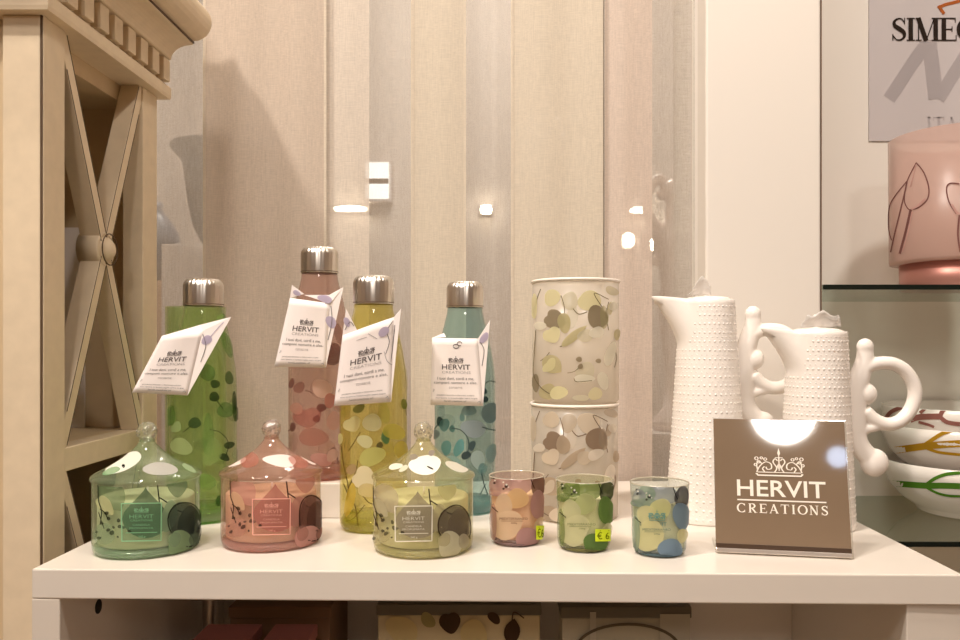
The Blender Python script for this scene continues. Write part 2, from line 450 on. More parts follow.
# glass partition behind the shelf: two panes and their joint
M_PANE = thin_glass('window glass', (0.97, 0.975, 0.965), 0.0, None, 0.01, 0.035, 0.6)
YG = 1.124
xs_ = (603-PX0)*YG/F
struct(MB().box(-1.3, xs_-0.0015, YG, YG+0.006, 0.0, ROOMH-0.002, M_PANE), 'window_1')
struct(MB().box(xs_+0.0015, 0.2735, YG, YG+0.006, 0.0, ROOMH-0.002, M_PANE), 'window_2')
struct(MB().box(xs_-0.0014, xs_+0.0014, YG-0.0005, YG+0.0065, 0.0, ROOMH-0.002, solid('grey joint seal', (110, 92, 76), 0.5)), 'trim_1')

# ------------------------------------------------------------------ curtains behind the glass
def curtain(name, px0, px1, Y, mat, label, hem_mat=None, amp=0.004, waves=3.0, ph=0.0, z0=0.10, hems=(1, 1)):
    x0 = (px0-PX0)*Y/F; x1 = (px1-PX0)*Y/F
    t = thing(name, label, 'curtain', ((x0+x1)/2, Y, z0), 'sheer curtain strips behind the glass')
    mb = MB(); nx = 40; zs = [z0, 0.6, 1.0, 1.4, 1.9, 2.6, ROOMH-0.02]
    yy = lambda x: Y+amp*math.sin(waves*2*PI*(x-x0)/(x1-x0)+ph)
    vs = [(x0+(x1-x0)*i/nx, yy(x0+(x1-x0)*i/nx), z) for z in zs for i in range(nx+1)]
    fs = [(k*(nx+1)+i, k*(nx+1)+i+1, (k+1)*(nx+1)+i+1, (k+1)*(nx+1)+i) for k in range(len(zs)-1) for i in range(nx)]
    mb.add(vs, fs, mat, True); mb.build('cloth', t)
    if hem_mat:
        for side, on in zip((0, 1), hems):
            if not on: continue
            h = MB(); a = x0 if side == 0 else x1-0.0035; ww = 0.0035
            h.add([(a, yy(a)-0.0012, z0), (a+ww, yy(a+ww)-0.0012, z0), (a+ww, yy(a+ww)-0.0012, ROOMH-0.02), (a, yy(a)-0.0012, ROOMH-0.02)], [(0, 1, 2, 3)], hem_mat)
            h.build('hem', t)
    return t
S_GREY = sheer('grey voile', (214, 204, 196), 0.55, 0.45)
S_CREAM = sheer('cream linen', (214, 202, 184), 0.965, 0.25)
S_PINK = sheer('pinkish linen', (208, 192, 176), 0.93, 0.25)
S_LIGHT = sheer('pale voile', (226, 214, 200), 0.80, 0.3)
S_ROSE = sheer('rose voile', (216, 199, 186), 0.86, 0.3)
S_HEM = sheer('cream hem', (222, 210, 192), 0.97, 0.2)
curtain('sheer_curtain', 120, 705, 1.150, S_GREY, 'grey see-through voile hanging full width behind the cream strips', None, 0.008, 9, 0.4)
curtain('linen_curtain', 203, 326, 1.1005, S_PINK, 'pinkish beige linen strip nearest the cream cabinet, shadow falling across it', S_HEM, 0.0035, 2.2, 0.2, hems=(1, 1))
curtain('linen_curtain', 322, 369, 1.114, S_LIGHT, 'pale thin voile strip above the gap between rose and yellow bottles', S_HEM, 0.002, 1, 1.0, hems=(0, 0))
curtain('linen_curtain', 411, 466, 1.1015, S_CREAM, 'narrow cream linen strip above the gap between yellow and blue bottles', S_HEM, 0.002, 1.2, 0.0)
curtain('linen_curtain', 511, 603, 1.102, S_CREAM, 'wide cream linen strip behind the two stacked leaf vases', S_HEM, 0.003, 1.6, 1.2, hems=(1, 0))
curtain('linen_curtain', 605, 652, 1.108, S_ROSE, 'rose beige voile strip just right of the glass joint', None, 0.003, 1.3, 2.0)

# ------------------------------------------------------------------ things beyond the curtain
def lathe_thing(mb, px, D, prof_px, mat, seg=32):
    """profile in (half width px, py) from bottom to top, at distance D"""
    c = W(px, 0, D)
    mb.lathe([(h*D/F, W(0, py, D).z) for h, py in prof_px], (c.x, c.y, 0), mat, seg)
M_DKV = solid('dark grey ceramic', (70, 66, 58), 0.5); M_BLUEV = solid('blue grey ceramic', (84, 92, 108), 0.4)
M_PLINTH = solid('pale plinth paint', (196, 186, 180), 0.6); M_BRASSY = solid('tan plinth paint', (176, 140, 106), 0.6)
M_SILVER = solid('silvered resin', (246, 232, 226), 0.25)
D1 = 1.55
def plinth(px0, px1, pyt, D, depth, mat, label):
    a = W(px0, pyt, D); b = W(px1, pyt, D)
    return tag(MB().box(a.x, b.x, D-depth/2, D+depth/2, 0, a.z, mat).build('plinth', None, [bevel(0.004)]), label, 'plinth', 'plinths beyond the glass')
plinth(176, 262, 248, D1, 0.14, M_PLINTH, 'pale plinth beyond the glass under the dark flared vase')
mb = MB(); lathe_thing(mb, 222, D1, [(0.1, 247), (16, 247), (20, 242), (27, 228), (32, 205), (35, 180), (37, 163), (49, 150), (48, 147), (34, 160), (0.1, 170)], M_DKV)
tag(mb.build('flared_vase'), 'dark grey flared vase half hidden by the pinkish curtain left edge', 'vase')
D2 = 1.62
plinth(112, 178, 283, D2, 0.12, M_BRASSY, 'tan plinth beyond the glass behind the cream cabinet')
mb = MB(); lathe_thing(mb, 152, D2, [(0.1, 282.5), (15, 282.5), (24, 268), (28, 250), (25, 232), (15, 217), (9, 208), (11, 203), (8, 205), (0.1, 212)], M_BLUEV)
tag(mb.build('round_vase'), 'blue grey round vase seen through glass behind the cream cabinet', 'vase')
D3 = 1.6
plinth(640, 712, 430, D3, 0.12, M_PLINTH, 'pale plinth beyond the glass behind the tall white pitcher')
cd = thing('candelabrum', 'silvery ornate candelabrum behind the sheer right of the glass joint', 'candelabrum', W(672, 430, D3))
mb = MB(); lathe_thing(mb, 672, D3, [(0.1, 429.5), (19, 429.5), (20, 420), (9, 408), (6, 380), (10, 350), (14, 310), (11, 280), (14, 262), (19, 248), (18, 235), (8, 222), (6, 205), (9, 196), (12, 186), (4, 180), (0.1, 178)], M_SILVER, 24)
mb.build('stem', cd)
for sg in (-1, 1):
    m2 = MB(); m2.tube([W(672+sg*x, y, D3) for x, y in spline([(4, 230), (16, 225), (25, 208), (22, 188), (12, 178), (7, 190), (13, 197)], 5)], 0.0095, M_SILVER, 8); m2.build('scroll_arm', cd)
    m3 = MB(); m3.tube([W(672+sg*x, y, D3) for x, y in spline([(10, 262), (24, 258), (27, 240), (18, 232), (14, 242)], 5)], 0.0095, M_SILVER, 8); m3.build('scroll_arm', cd)
# glowing spots added for lamp reflections in the glass, then the light box
M_GLOW = emit('lamp glint glow', (255, 240, 214), 22.0)
M_GLOW2 = emit('lit diffuser', (255, 248, 240), 1.4)
def glass_glint(px, py, rx, ry, label):
    D = ROOMY1-0.03; c = W(px, py, D)
    t = thing('glass_glint', label, 'lamp', c, 'lamp glints added on the far wall')
    MB().box(c.x-rx*D/F*1.15, c.x+rx*D/F*1.15, D+0.012, ROOMY1, c.z-ry*D/F*1.2, c.z+ry*D/F*1.2, M_STEEL).build('backplate', t, [bevel(0.004)])
    MB().ball((c.x, D, c.z), 1.0, M_GLOW, rx*D/F, 0.015, ry*D/F).build('glint', t)
glass_glint(350, 208.5, 17, 3.2, 'long added lamp glint seen through the pale voile strip above the yellow bottle')
glass_glint(486, 209.5, 6, 4.5, 'oval added lamp glint seen through the voile right of the narrow cream strip')
glass_glint(638, 210, 8, 3.5, 'oval added lamp glint seen through rose voile, upper of the pair')
glass_glint(628.5, 240, 6.5, 8, 'square added lamp glint seen through rose voile, lower of the pair')
glass_glint(653, 240, 3, 10, 'slim added lamp glint at the right edge of the rose voile')
D = ROOMY1-0.04
lb = thing('light_box', 'lit white light box seen through grey voile above the yellow bottle', 'light box', W(379, 199, D))
a = W(366, 163, D); b = W(389, 199, D)
MB().box(a.x-0.01, b.x+0.01, D, ROOMY1, b.z-0.01, a.z+0.01, M_PLINTH).build('case', lb)
MB().box(a.x, b.x, D-0.012, D-0.002, b.z, a.z, M_GLOW2).build('diffuser', lb)
c = W(379, 182, D); MB().box(a.x, b.x, D-0.02, D-0.012, c.z-0.009, c.z+0.009, M_LINE).build('crossbar', lb)

# ------------------------------------------------------------------ white shelf unit
SH = Z0
un = thing('display_shelf_unit', 'white display unit whose top carries the glassware and pitchers', 'shelf unit', (0, 0.87, 0))
x0u, x1u, yf, yb = -0.390, 0.3765, 0.663, 1.088
th = 0.0248
mb = MB(); mb.prism([(x0u, 0.666), (x1u, 0.649), (x1u, 0.949), (0.2415, 0.949), (0.2415, yb), (x0u, yb)], 2, SH-th, SH, M_WHITE)
mb.build('top', un, [bevel(0.0012, 2)])
MB().box(x0u, -0.3665, yf+0.003, yb-0.01, 0, SH-th, M_WHITE2).build('side_panel', un, [bevel(0.001)])
MB().box(0.332, x1u, 0.653, 0.949, 0, SH-th, M_WHITE2).build('side_panel', un, [bevel(0.001)])
MB().box(-0.366, 0.2405, 1.06, 1.078, 0, SH-th, M_WHITE2).build('back_panel', un)
MB().box(0.216, 0.3318, 0.91, 0.925, 0, SH-th, M_WHITE2).build('back_panel', un)
MB().box(-0.366, 0.3318, 0.70, 0.905, SH-0.40, SH-0.382, M_WHITE2).build('lower_shelf', un)
hc = W(98.5, 606.5, 0.663*0+0.7295)
mb = MB(); mb.lathe([(0.0001, 0), (0.0065, 0), (0.0065, 0.0006), (0.0001, 0.0006)], (0, 0, 0), M_DARK, 24)
hv = [(-0.3664+z, 0.7295+x*0.9, hc.z+y) for x, y, z in mb.v]
h = MB(); h.add(hv, mb.f, M_DARK); h.build('bolt_hole', un)

# boxes on the lower shelf
LZ = SH-0.382
def gift_box(px0, px1, pyt, D, depth, mat, label, group, deco=None, lidless=False):
    a = W(px0, pyt, D); b = W(px1, pyt, D)
    t = thing('gift_box', label, 'box', ((a.x+b.x)/2, D+depth/2, LZ), group)
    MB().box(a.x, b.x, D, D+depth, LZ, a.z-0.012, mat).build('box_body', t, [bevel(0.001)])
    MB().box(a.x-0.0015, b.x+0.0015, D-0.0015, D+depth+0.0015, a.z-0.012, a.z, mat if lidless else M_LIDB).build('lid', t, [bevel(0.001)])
    if deco: deco(t, D-0.0021)
    return t
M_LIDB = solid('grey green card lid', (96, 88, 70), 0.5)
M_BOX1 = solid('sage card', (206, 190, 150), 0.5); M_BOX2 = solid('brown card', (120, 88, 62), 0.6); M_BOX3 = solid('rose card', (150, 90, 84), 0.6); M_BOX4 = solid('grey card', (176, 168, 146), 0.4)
def deco_leaf(t, Y):
    mb = MB()
    def lf(cx, cy, L, Wd, ang, kind, m, e):
        mb.add([(lambda p: (p.x, Y-e, p.z))(W(x, y, Y)) for x, y in leaf_outline(cx, cy, L, Wd, ang, kind)], [tuple(range(22))], m)
    br = decal((86, 66, 50)); cr = decal((222, 204, 150)); ol = decal((170, 160, 110))
    lf(402, 630, 34, 26, 20, 'round', cr, 0.0); lf(450, 622, 24, 22, 80, 'heart', br, 0.0002); lf(474, 634, 26, 30, 0, 'round', cr, 0.0004)
    lf(428, 620, 18, 12, 60, 'round', ol, 0.0003); lf(512, 632, 22, 16, -80, 'tip', br, 0.0002); lf(494, 618, 14, 10, 40, 'round', br, 0.0001)
    mb.polys(ribbon(spline([(512, 622), (514, 612), (524, 618)]), 1.2), lambda x, y: (lambda p: (p.x, Y-0.0005, p.z))(W(x, y, Y)), br)
    mb.build('leaf_print', t)
def deco_ring(t, Y):
    mb = MB(); br = decal((110, 98, 78)); lt = decal((196, 188, 170))
    f = lambda x, y: (lambda p: (p.x, Y-0.0003, p.z))(W(x, y, Y))
    mb.polys(ribbon(arc(628, 650, 52, 26, 0, 360, 40), 3), f, br); mb.polys(bar(590, 612, 596, 660)+bar(660, 614, 690, 660), lambda x, y: Vector(f(x, y))+Vector((0, 0.00015, 0)), lt)
    mb.build('circle_print', t)
GB = 'gift boxes under the shelf'
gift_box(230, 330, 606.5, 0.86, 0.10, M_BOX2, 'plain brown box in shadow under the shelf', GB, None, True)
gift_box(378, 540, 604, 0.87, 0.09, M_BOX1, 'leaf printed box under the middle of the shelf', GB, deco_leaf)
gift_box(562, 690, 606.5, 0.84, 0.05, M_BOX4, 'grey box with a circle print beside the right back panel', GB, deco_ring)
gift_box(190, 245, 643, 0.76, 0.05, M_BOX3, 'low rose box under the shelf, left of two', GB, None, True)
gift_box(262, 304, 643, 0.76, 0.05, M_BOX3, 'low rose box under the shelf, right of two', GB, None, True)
tt = W(204, 612, 0.95)
tag(MB().tube([(tt.x, 0.97, LZ), (tt.x, 0.97, SH-th-0.0005)], 0.009, M_STEEL, 16).build('support_tube'), 'steel support tube under the shelf behind the rose boxes', 'tube')

# ------------------------------------------------------------------ antique cabinet on the left
XS, YF, YR = -0.435, 0.76, 1.015
zz = lambda z: Z0+z
cb = thing('display_cabinet', 'antique cream display cabinet with crossed lattice side and dentil cornice', 'cabinet', (-0.9, 0.89, 0))
MB().box(-0.473, -0.437, YF, YF+0.04, 0, zz(0.50), M_CAB).build('front_post', cb, [bevel(0.0015)])
MB().box(-0.460, XS, YF+0.0025, 0.80, 0, zz(0.50), M_CAB).build('side_stile', cb, [bevel(0.001)])
MB().box(-0.4372, -0.4358, YF+0.0006, YF+0.004, 0, zz(0.50), M_LINE).build('groove', cb)
MB().box(-0.460, XS, 0.975, YR, 0, zz(0.50), M_CAB).build('side_stile', cb, [bevel(0.001)])
MB().box(-0.460, XS-0.0003, 0.80, 0.975, zz(0.059), zz(0.083), M_CAB).build('side_rail', cb, [bevel(0.001)])
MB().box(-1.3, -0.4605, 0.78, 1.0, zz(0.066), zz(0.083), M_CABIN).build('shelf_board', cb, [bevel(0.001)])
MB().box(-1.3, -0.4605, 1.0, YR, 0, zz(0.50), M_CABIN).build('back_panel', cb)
MB().box(-1.3, -0.4735, YF+0.012, YF+0.03, 0.1, zz(0.50), M_CABIN).build('door_light_block', cb, [bevel(0.001)])  # solid board added to keep light out of the cabinet interior
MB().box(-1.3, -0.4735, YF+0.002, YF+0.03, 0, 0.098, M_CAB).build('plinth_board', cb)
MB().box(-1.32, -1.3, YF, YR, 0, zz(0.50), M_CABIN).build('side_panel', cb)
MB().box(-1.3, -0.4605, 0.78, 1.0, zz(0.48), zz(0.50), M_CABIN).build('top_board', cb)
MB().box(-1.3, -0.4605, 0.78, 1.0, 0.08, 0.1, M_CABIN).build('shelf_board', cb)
def lattice(z0, z1):
    yc, zc = 0.8875, (z0+z1)/2; ya, yb_ = 0.799, 0.976
    for (p, q) in (((ya, z1), (yb_, z0)), ((ya, z0), (yb_, z1))):
        d = Vector((q[0]-p[0], q[1]-p[1])); n = Vector((-d.y, d.x)).normalized()*0.0072
        poly = [(p[0]+n.x, zz(p[1])+n.y), (p[0]-n.x, zz(p[1])-n.y), (q[0]-n.x, zz(q[1])-n.y), (q[0]+n.x, zz(q[1])+n.y)]
        # trim to the opening
        sl = (q[1]-p[1])/(q[0]-p[0])
        def on(y, off): return zz(p[1])+sl*(y-p[0])+off
        off = n.length/abs(math.cos(math.atan(sl)))
        poly = [(ya, on(ya, -off)), (yb_, on(yb_, -off)), (yb_, on(yb_, off)), (ya, on(ya, off))]
        poly = [(y, min(zz(z1), max(zz(z0), z))) for y, z in poly]
        ins = off/abs(sl)
        up = sl > 0
        if up: poly = [(ya, zz(z0)), (ya+ins, zz(z0)), (yb_, zz(z1)-off), (yb_, zz(z1)), (yb_-ins, zz(z1)), (ya, zz(z0)+off)]
        else: poly = [(ya, zz(z1)), (ya, zz(z1)-off), (yb_-ins, zz(z0)), (yb_, zz(z0)), (yb_, zz(z0)+off), (ya+ins, zz(z1))]
        lb0 = MB().prism(poly, 0, -0.459, XS-0.002, M_CAB).build('lattice_bar', cb, [bevel(0.0008)])
        o2 = off*0.93
        for sg in (-1, 1):
            g = [(y, on(y, sg*o2)) for y in (ya+ins*1.02, (ya+yb_)/2, yb_-ins*1.02)]
            MB().tube([(XS-0.0018, y, z) for y, z in g], 0.0004, M_LINE, 6).build('bar_groove', lb0)
    m = MB(); prof = [(0.0001, 0.0), (0.0195, 0.0), (0.0195, 0.0215), (0.019, 0.0235), (0.0165, 0.0240), (0.0160, 0.0225), (0.0145, 0.0225), (0.0125, 0.0265), (0.0085, 0.0305), (0.004, 0.0318), (0.0001, 0.032)]
    m.lathe(prof, (0, 0, 0), M_CAB, 40)
    v2 = [(-0.4605+z, yc+x, zz(zc)+y) for x, y, z in m.v]
    k = MB(); k.add(v2, m.f, M_CAB, True); bo = k.build('boss', cb)
    r = MB(); r.tube([(XS+0.0024, yc+0.0172*math.cos(a*PI/20), zz(zc)+0.0172*math.sin(a*PI/20)) for a in range(41)], 0.0007, M_LINE, 6); r.build('boss_groove', bo)
lattice(0.083, 0.50); lattice(-0.36, 0.059)
# cornice swept round the corner
prof = [(-0.02, 0.50), (0.012, 0.50), (0.013, 0.504), (0.013, 0.514), (0.010, 0.517), (0.003, 0.518), (0.003, 0.549), (0.012, 0.551)]
for i in range(9):
    a = i/8; prof.append((0.013+0.026*(1-math.cos(a*PI/2)), 0.552+0.018*math.sin(a*PI/2)))
prof += [(0.041, 0.571), (0.041, 0.5745)]
for i in range(13):
    a = -PI/2+PI*i/12; prof.append((0.042+0.023*math.cos(a), 0.5985+0.0235*math.sin(a)))
prof += [(0.03, 0.623), (0.03, 0.66), (-0.02, 0.66)]
m = MB(); n = len(prof); vs = []
YE = YR+0.012
for (o, z) in prof:
    vs += [(-1.33, YF-o, zz(z)), (XS+o, YF-o, zz(z)), (XS+o, YE, zz(z))]
fs = []
for i in range(n-1):
    for k in range(2): fs.append((i*3+k, i*3+k+1, (i+1)*3+k+1, (i+1)*3+k))
fs.append(tuple(i*3+2 for i in range(n))); 
m.add(vs, fs, M_CAB); co = m.build('cornice', cb, [])
MB().tube([(XS+0.0418, YF-0.0418, zz(0.573)), (XS+0.0418, YE, zz(0.573))], 0.0012, M_LINE, 8).build('cornice_groove', cb)
for k in range(9):
    yc = 0.790+0.0318*k
    if yc > YE: break
    MB().box(XS+0.002, XS+0.0135, yc-0.0095, yc+0.0095, zz(0.5205), zz(0.5475), M_CAB).build('dentil', cb, [bevel(0.0006)])
for k in range(5):
    xc = XS-0.022-0.0318*k
    MB().box(xc-0.0095, xc+0.0095, YF-0.0135, YF-0.002, zz(0.5205), zz(0.5475), M_CAB).build('dentil', cb, [bevel(0.0006)])
MB().box(-0.4625, -0.438, 0.79, 1.0, zz(0.5002), zz(0.508), M_CAB).build('soffit', cb)
# card standing inside
tag(MB().box(-0.90, -0.512, 0.985, 0.988, zz(0.0835), zz(0.33), M_PAPER).build('display_card'), 'white card standing inside the cream cabinet behind its lattice', 'card')

# ------------------------------------------------------------------ bottles
BP = [(0.0001, 0.0008), (0.026, 0.0006), (0.0305, 0.0012), (0.0328, 0.0035), (0.0339, 0.007), (0.034, 0.012), (0.034, 0.135), (0.0337, 0.148), (0.0326, 0.162), (0.0296, 0.180), (0.0254, 0.2), (0.0218, 0.214), (0.0200, 0.222), (0.0196, 0.2285)]
OUTP = BP[2:]
def capprof():
    p = [(0.0196, 0.2275), (0.0206, 0.2275), (0.0207, 0.2282), (0.0207, 0.248)]
    for i in range(1, 9):
        a = i/8*PI/2; p.append((0.0207-0.0075*(1-math.cos(a)), 0.248+0.0085*math.sin(a)))
    return p+[(0.008, 0.2568), (0.0001, 0.2569)]
def bottle(px, D, base, tint, haze, label, inner, leaves, lines, dot, base_tint, backcol):
    x = (px-PX0)*D/F; z = Z0+base
    t = thing('glass_bottle', label, 'bottle', (x, D, z), 'leaf printed water bottles')
    g = thin_glass('tinted bottle glass', tint, haze[1], haze[0], 0.03, 0.05, 0.7)
    MB().lathe(BP, (x, D, z), g, 64).build('glass_body', t)
    g2 = thin_glass('thick bottle base', base_tint, 0.25, haze[0], 0.03, 0.09, 0.8)
    b = MB(); b.lathe([(0.0001, 0.0016), (0.029, 0.0016), (0.0322, 0.005), (0.0333, 0.010), (0.0300, 0.0145), (0.016, 0.011), (0.0001, 0.010)], (x, D, z), g2, 48); b.build('glass_base', t)
    cp = MB().lathe(capprof(), (x, D, z), M_STEEL, 96, lambda i, a: 1.0 if i < 2 or i > 11 else 1-(0.004 if i == 2 else 0.014 if i == 3 else 0.02+0.012*(i-3))*(0.5+0.5*math.cos(26*a))**1.5).build('cap', t)
    MB().lathe([(0.0203, 0.2286), (0.02085, 0.2288), (0.02085, 0.2294), (0.0203, 0.2296)], (x, D, z), M_LINE, 64).build('cap_seam', cp)
    s = Surf((x, D, z), OUTP); p = MB()
    for (cx, cy, L, Wd, ang, kind, rgb, al) in leaves: s.leaf(p, decal(rgb, al), cx, cy, L, Wd, ang, kind)
    for (pts, w) in lines: s.line(p, decal(dot, 0.9), pts, w)
    for k in range(9):
        s.back_leaf(p, decal(backcol[k % len(backcol)], 0.28), PI/2+random.uniform(-1.3, 1.3), random.uniform(0.02, 0.165), random.uniform(0.014, 0.026), random.uniform(0.014, 0.024))
    p.build('leaf_print', t)
    return t
R = 'round'
# green
GRN = (58, 110, 40); PALE = (196, 208, 150); DG = (44, 70, 34)
gz = lambda x, y: (150+x/4.13, 380+y/4.13)
def conv(f, L): return [(*f(a, b), c/f.s, d/f.s, e, k, rgb, al) for a, b, c, d, e, k, rgb, al in L]
class Z:
    def __init__(s, x0, y0, sc): s.x0, s.y0, s.s = x0, y0, sc
    def __call__(s, x, y): return (s.x0+x/s.s, s.y0+y/s.s)
    def L(s, pts): return [s(x, y) for x, y in pts]
zg = Z(150, 380, 4.13)
bottle(203.5, 0.856, 0.0, (0.88, 0.95, 0.77), ((172, 184, 122), 0.16), 'green leaf printed glass bottle behind the green lidded jar', None,
  conv(zg, [(130, 275, 90, 70, 10, R, (176, 190, 130), .6), (265, 70, 44, 38, 0, R, DG, .85), (310, 125, 70, 62, 30, R, (96, 140, 70), .6), (185, 178, 42, 56, 70, R, (60, 84, 46), .85),
   (110, 195, 44, 52, 40, 'heart', (170, 190, 130), .6), (325, 270, 30, 42, 70, R, DG, .8), (305, 320, 42, 30, 20, R, (40, 60, 36), .85), (240, 230, 50, 170, 0, R, (110, 160, 80), .3),
   (285, 500, 30, 46, 20, R, (50, 90, 36), .8), (255, 300, 80, 120, 20, 'heart', (160, 190, 110), .4), (350, 140, 28, 60, 0, R, (60, 90, 40), .7), (90, 150, 36, 90, 10, R, (90, 150, 60), .5),
   (230, 420, 90, 60, 30, R, (130, 170, 80), .5), (340, 420, 40, 90, 0, R, (90, 140, 60), .5)])
  + [(226, 345, 9, 26, -20, R, (90, 140, 60), .5), (229, 378, 8, 14, 0, R, (60, 96, 44), .7), (215, 384, 9, 9, 0, R, (50, 80, 40), .8), (206, 372, 20, 16, 20, R, (84, 140, 60), .5), (234, 402, 5, 20, 0, R, DG, .7), (222, 318, 12, 8, 0, R, (150, 190, 100), .5)],
  [(zg.L([(140, 215), (165, 195), (185, 180)]), .8), (zg.L([(245, 205), (285, 215), (315, 245), (322, 270)]), .8), (zg.L([(265, 75), (285, 100), (300, 120)]), .8), (zg.L([(322, 270), (315, 300), (300, 330)]), .8)],
  (44, 62, 34), (0.35, 0.72, 0.22), [(110, 150, 70), (70, 120, 50), (170, 190, 120)])
# rose (on a riser)
zp = Z(275, 350, 4.923)
bottle(319.6, 0.8955, 0.0383, (0.94, 0.84, 0.80), ((190, 148, 136), 0.26), 'rose leaf printed glass bottle standing on a low riser, tallest of the bottles', None,
  conv(zp, [(120, 185, 50, 60, 30, R, (160, 96, 84), .6), (232, 190, 110, 84, 20, R, (222, 186, 166), .75), (228, 285, 46, 42, 0, R, (112, 66, 58), .85), (205, 340, 36, 36, 40, R, (92, 54, 50), .9),
   (90, 380, 28, 44, 0, R, (110, 70, 62), .85), (160, 330, 110, 140, 80, 'heart', (168, 96, 84), .55), (270, 250, 60, 70, 0, R, (186, 110, 92), .6), (85, 165, 26, 50, 20, R, (120, 78, 70), .8),
   (190, 430, 140, 90, 10, R, (170, 104, 88), .5), (285, 350, 60, 100, 0, R, (200, 150, 130), .5), (230, 540, 110, 60, 10, R, (206, 150, 140), .6), (280, 520, 50, 70, 40, R, (214, 176, 160), .6), (110, 290, 60, 60, 0, R, (196, 140, 120), .5)])
  + [(333, 355, 16, 22, 20, R, (120, 74, 66), .7), (338, 335, 8, 22, -15, R, (150, 96, 84), .5)],
  [(zp.L([(150, 200), (170, 205), (185, 215)]), .8), (zp.L([(205, 330), (220, 310), (228, 290)]), .8), (zp.L([(65, 400), (80, 390), (90, 380)]), .8), (zp.L([(240, 540), (290, 480), (310, 560)]), .8)],
  (84, 54, 48), (0.9, 0.62, 0.56), [(190, 130, 116), (150, 90, 80), (214, 170, 150)])
# yellow
zy = Z(330, 390, 4.27)
bottle(373.6, 0.817, 0.0, (0.96, 0.92, 0.60), ((206, 190, 80), 0.22), 'yellow leaf printed glass bottle behind the yellow lidded jar', None,
  conv(zy, [(95, 145, 70, 80, 60, 'heart', (222, 214, 160), .75), (180, 140, 76, 80, 0, R, (226, 222, 178), .8), (150, 220, 66, 54, 10, R, (216, 214, 170), .75), (236, 202, 36, 56, 0, R, (72, 116, 76), .85), (212, 236, 28, 26, 0, R, (70, 64, 40), .8),
   (180, 285, 110, 80, -30, R, (196, 196, 120), .65), (145, 375, 110, 100, 30, 'heart', (232, 220, 184), .85), (165, 430, 90, 60, 0, R, (216, 196, 140), .7), (125, 80, 36, 50, 60, R, (110, 118, 56), .8), (312, 62, 26, 44, 0, R, (110, 120, 50), .8),
   (95, 340, 40, 46, 20, R, (180, 150, 120), .6), (270, 180, 90, 70, 20, R, (200, 190, 70), .5), (300, 260, 60, 80, 0, R, (196, 180, 60), .5), (50, 210, 20, 50, 0, R, (214, 208, 150), .6), (90, 470, 40, 140, 10, R, (214, 180, 60), .5), (230, 100, 50, 100, 0, R, (190, 190, 70), .4)]),
  [(zy.L([(80, 260), (100, 230), (130, 180)]), .8), (zy.L([(50, 240), (60, 320), (80, 420), (70, 470)]), .9), (zy.L([(80, 420), (110, 350), (120, 300)]), .8), (zy.L([(60, 400), (90, 470), (110, 500), (120, 580)]), .9), (zy.L([(70, 560), (100, 550), (150, 490)]), .7), (zy.L([(140, 450), (165, 480), (190, 490)]), .9), (zy.L([(312, 62), (320, 90), (322, 110)]), .7)],
  (86, 68, 36), (0.74, 0.80, 0.40), [(206, 196, 90), (170, 170, 70), (226, 220, 170)])
# blue
zb = Z(425, 390, 4.575)
bottle(465, 0.898, 0.0, (0.76, 0.90, 0.89), ((140, 170, 166), 0.24), 'blue leaf printed glass bottle left of the two stacked vases', None,
  conv(zb, [(70, 145, 32, 44, -20, R, (40, 62, 60), .9), (90, 160, 44, 62, 20, R, (88, 134, 130), .75), (125, 178, 26, 30, 0, R, (70, 110, 108), .8), (220, 178, 110, 84, 20, R, (150, 160, 164), .8), (295, 105, 80, 92, 0, R, (104, 124, 126), .85),
   (215, 255, 30, 46, 10, R, (66, 82, 84), .9), (188, 300, 44, 36, -20, R, (54, 66, 68), .9), (100, 265, 44, 70, 10, R, (84, 140, 140), .7), (155, 265, 40, 84, 20, 'tip', (84, 146, 148), .7), (50, 205, 36, 50, 40, R, (110, 124, 124), .7), (300, 290, 50, 84, 10, R, (120, 146, 146), .7),
   (240, 320, 60, 90, 0, R, (178, 194, 190), .6), (260, 360, 40, 50, 0, R, (96, 140, 140), .6), (200, 95, 70, 46, 0, R, (104, 128, 128), .7), (272, 45, 24, 30, 0, R, (40, 60, 64), .9), (270, 5, 26, 30, 0, R, (44, 66, 70), .9), (170, 125, 24, 36, 0, R, (90, 126, 124), .7), (120, 330, 80, 60, 0, R, (150, 184, 180), .5)]),
  [(zb.L([(40, 185), (55, 165), (70, 150)]), .9), (zb.L([(125, 175), (165, 185), (195, 220), (200, 260), (192, 290)]), .9), (zb.L([(260, 170), (290, 180), (320, 185)]), 1.0), (zb.L([(255, 370), (265, 420), (285, 480)]), .9), (zb.L([(250, 480), (265, 450), (275, 430)]), .8), (zb.L([(268, -20), (290, -40), (320, -35)]), .8)],
  (44, 62, 64), (0.5, 0.78, 0.80), [(150, 180, 178), (96, 140, 142), (180, 194, 192)])
# riser under the rose bottle
ri = W(0, 0, 1)
rx = (319.6-PX0)*0.8955/F
tag(MB().box(rx-0.039, rx+0.0385, 0.857, 0.934, Z0, Z0+0.0378, M_WHITE).build('riser_block', None, [bevel(0.0015)]), 'low white riser block under the rose bottle', 'riser')
# green glass behind the green bottle
gx = (196-PX0)*0.962/F
gv = thing('glass_cylinder', 'clear green glass cylinder mostly hidden behind the green bottle', 'vase', (gx, 0.962, Z0))
MB().lathe([(0.0001, 0.001), (0.0335, 0.001), (0.0345, 0.004), (0.0345, 0.231), (0.0325, 0.231), (0.0325, 0.006), (0.0001, 0.006)], (gx, 0.962, Z0), thin_glass('green cylinder glass', (0.9, 0.97, 0.8), 0.06, (150, 180, 90), 0.03, 0.05, 0.5), 48).build('glass_wall', gv)

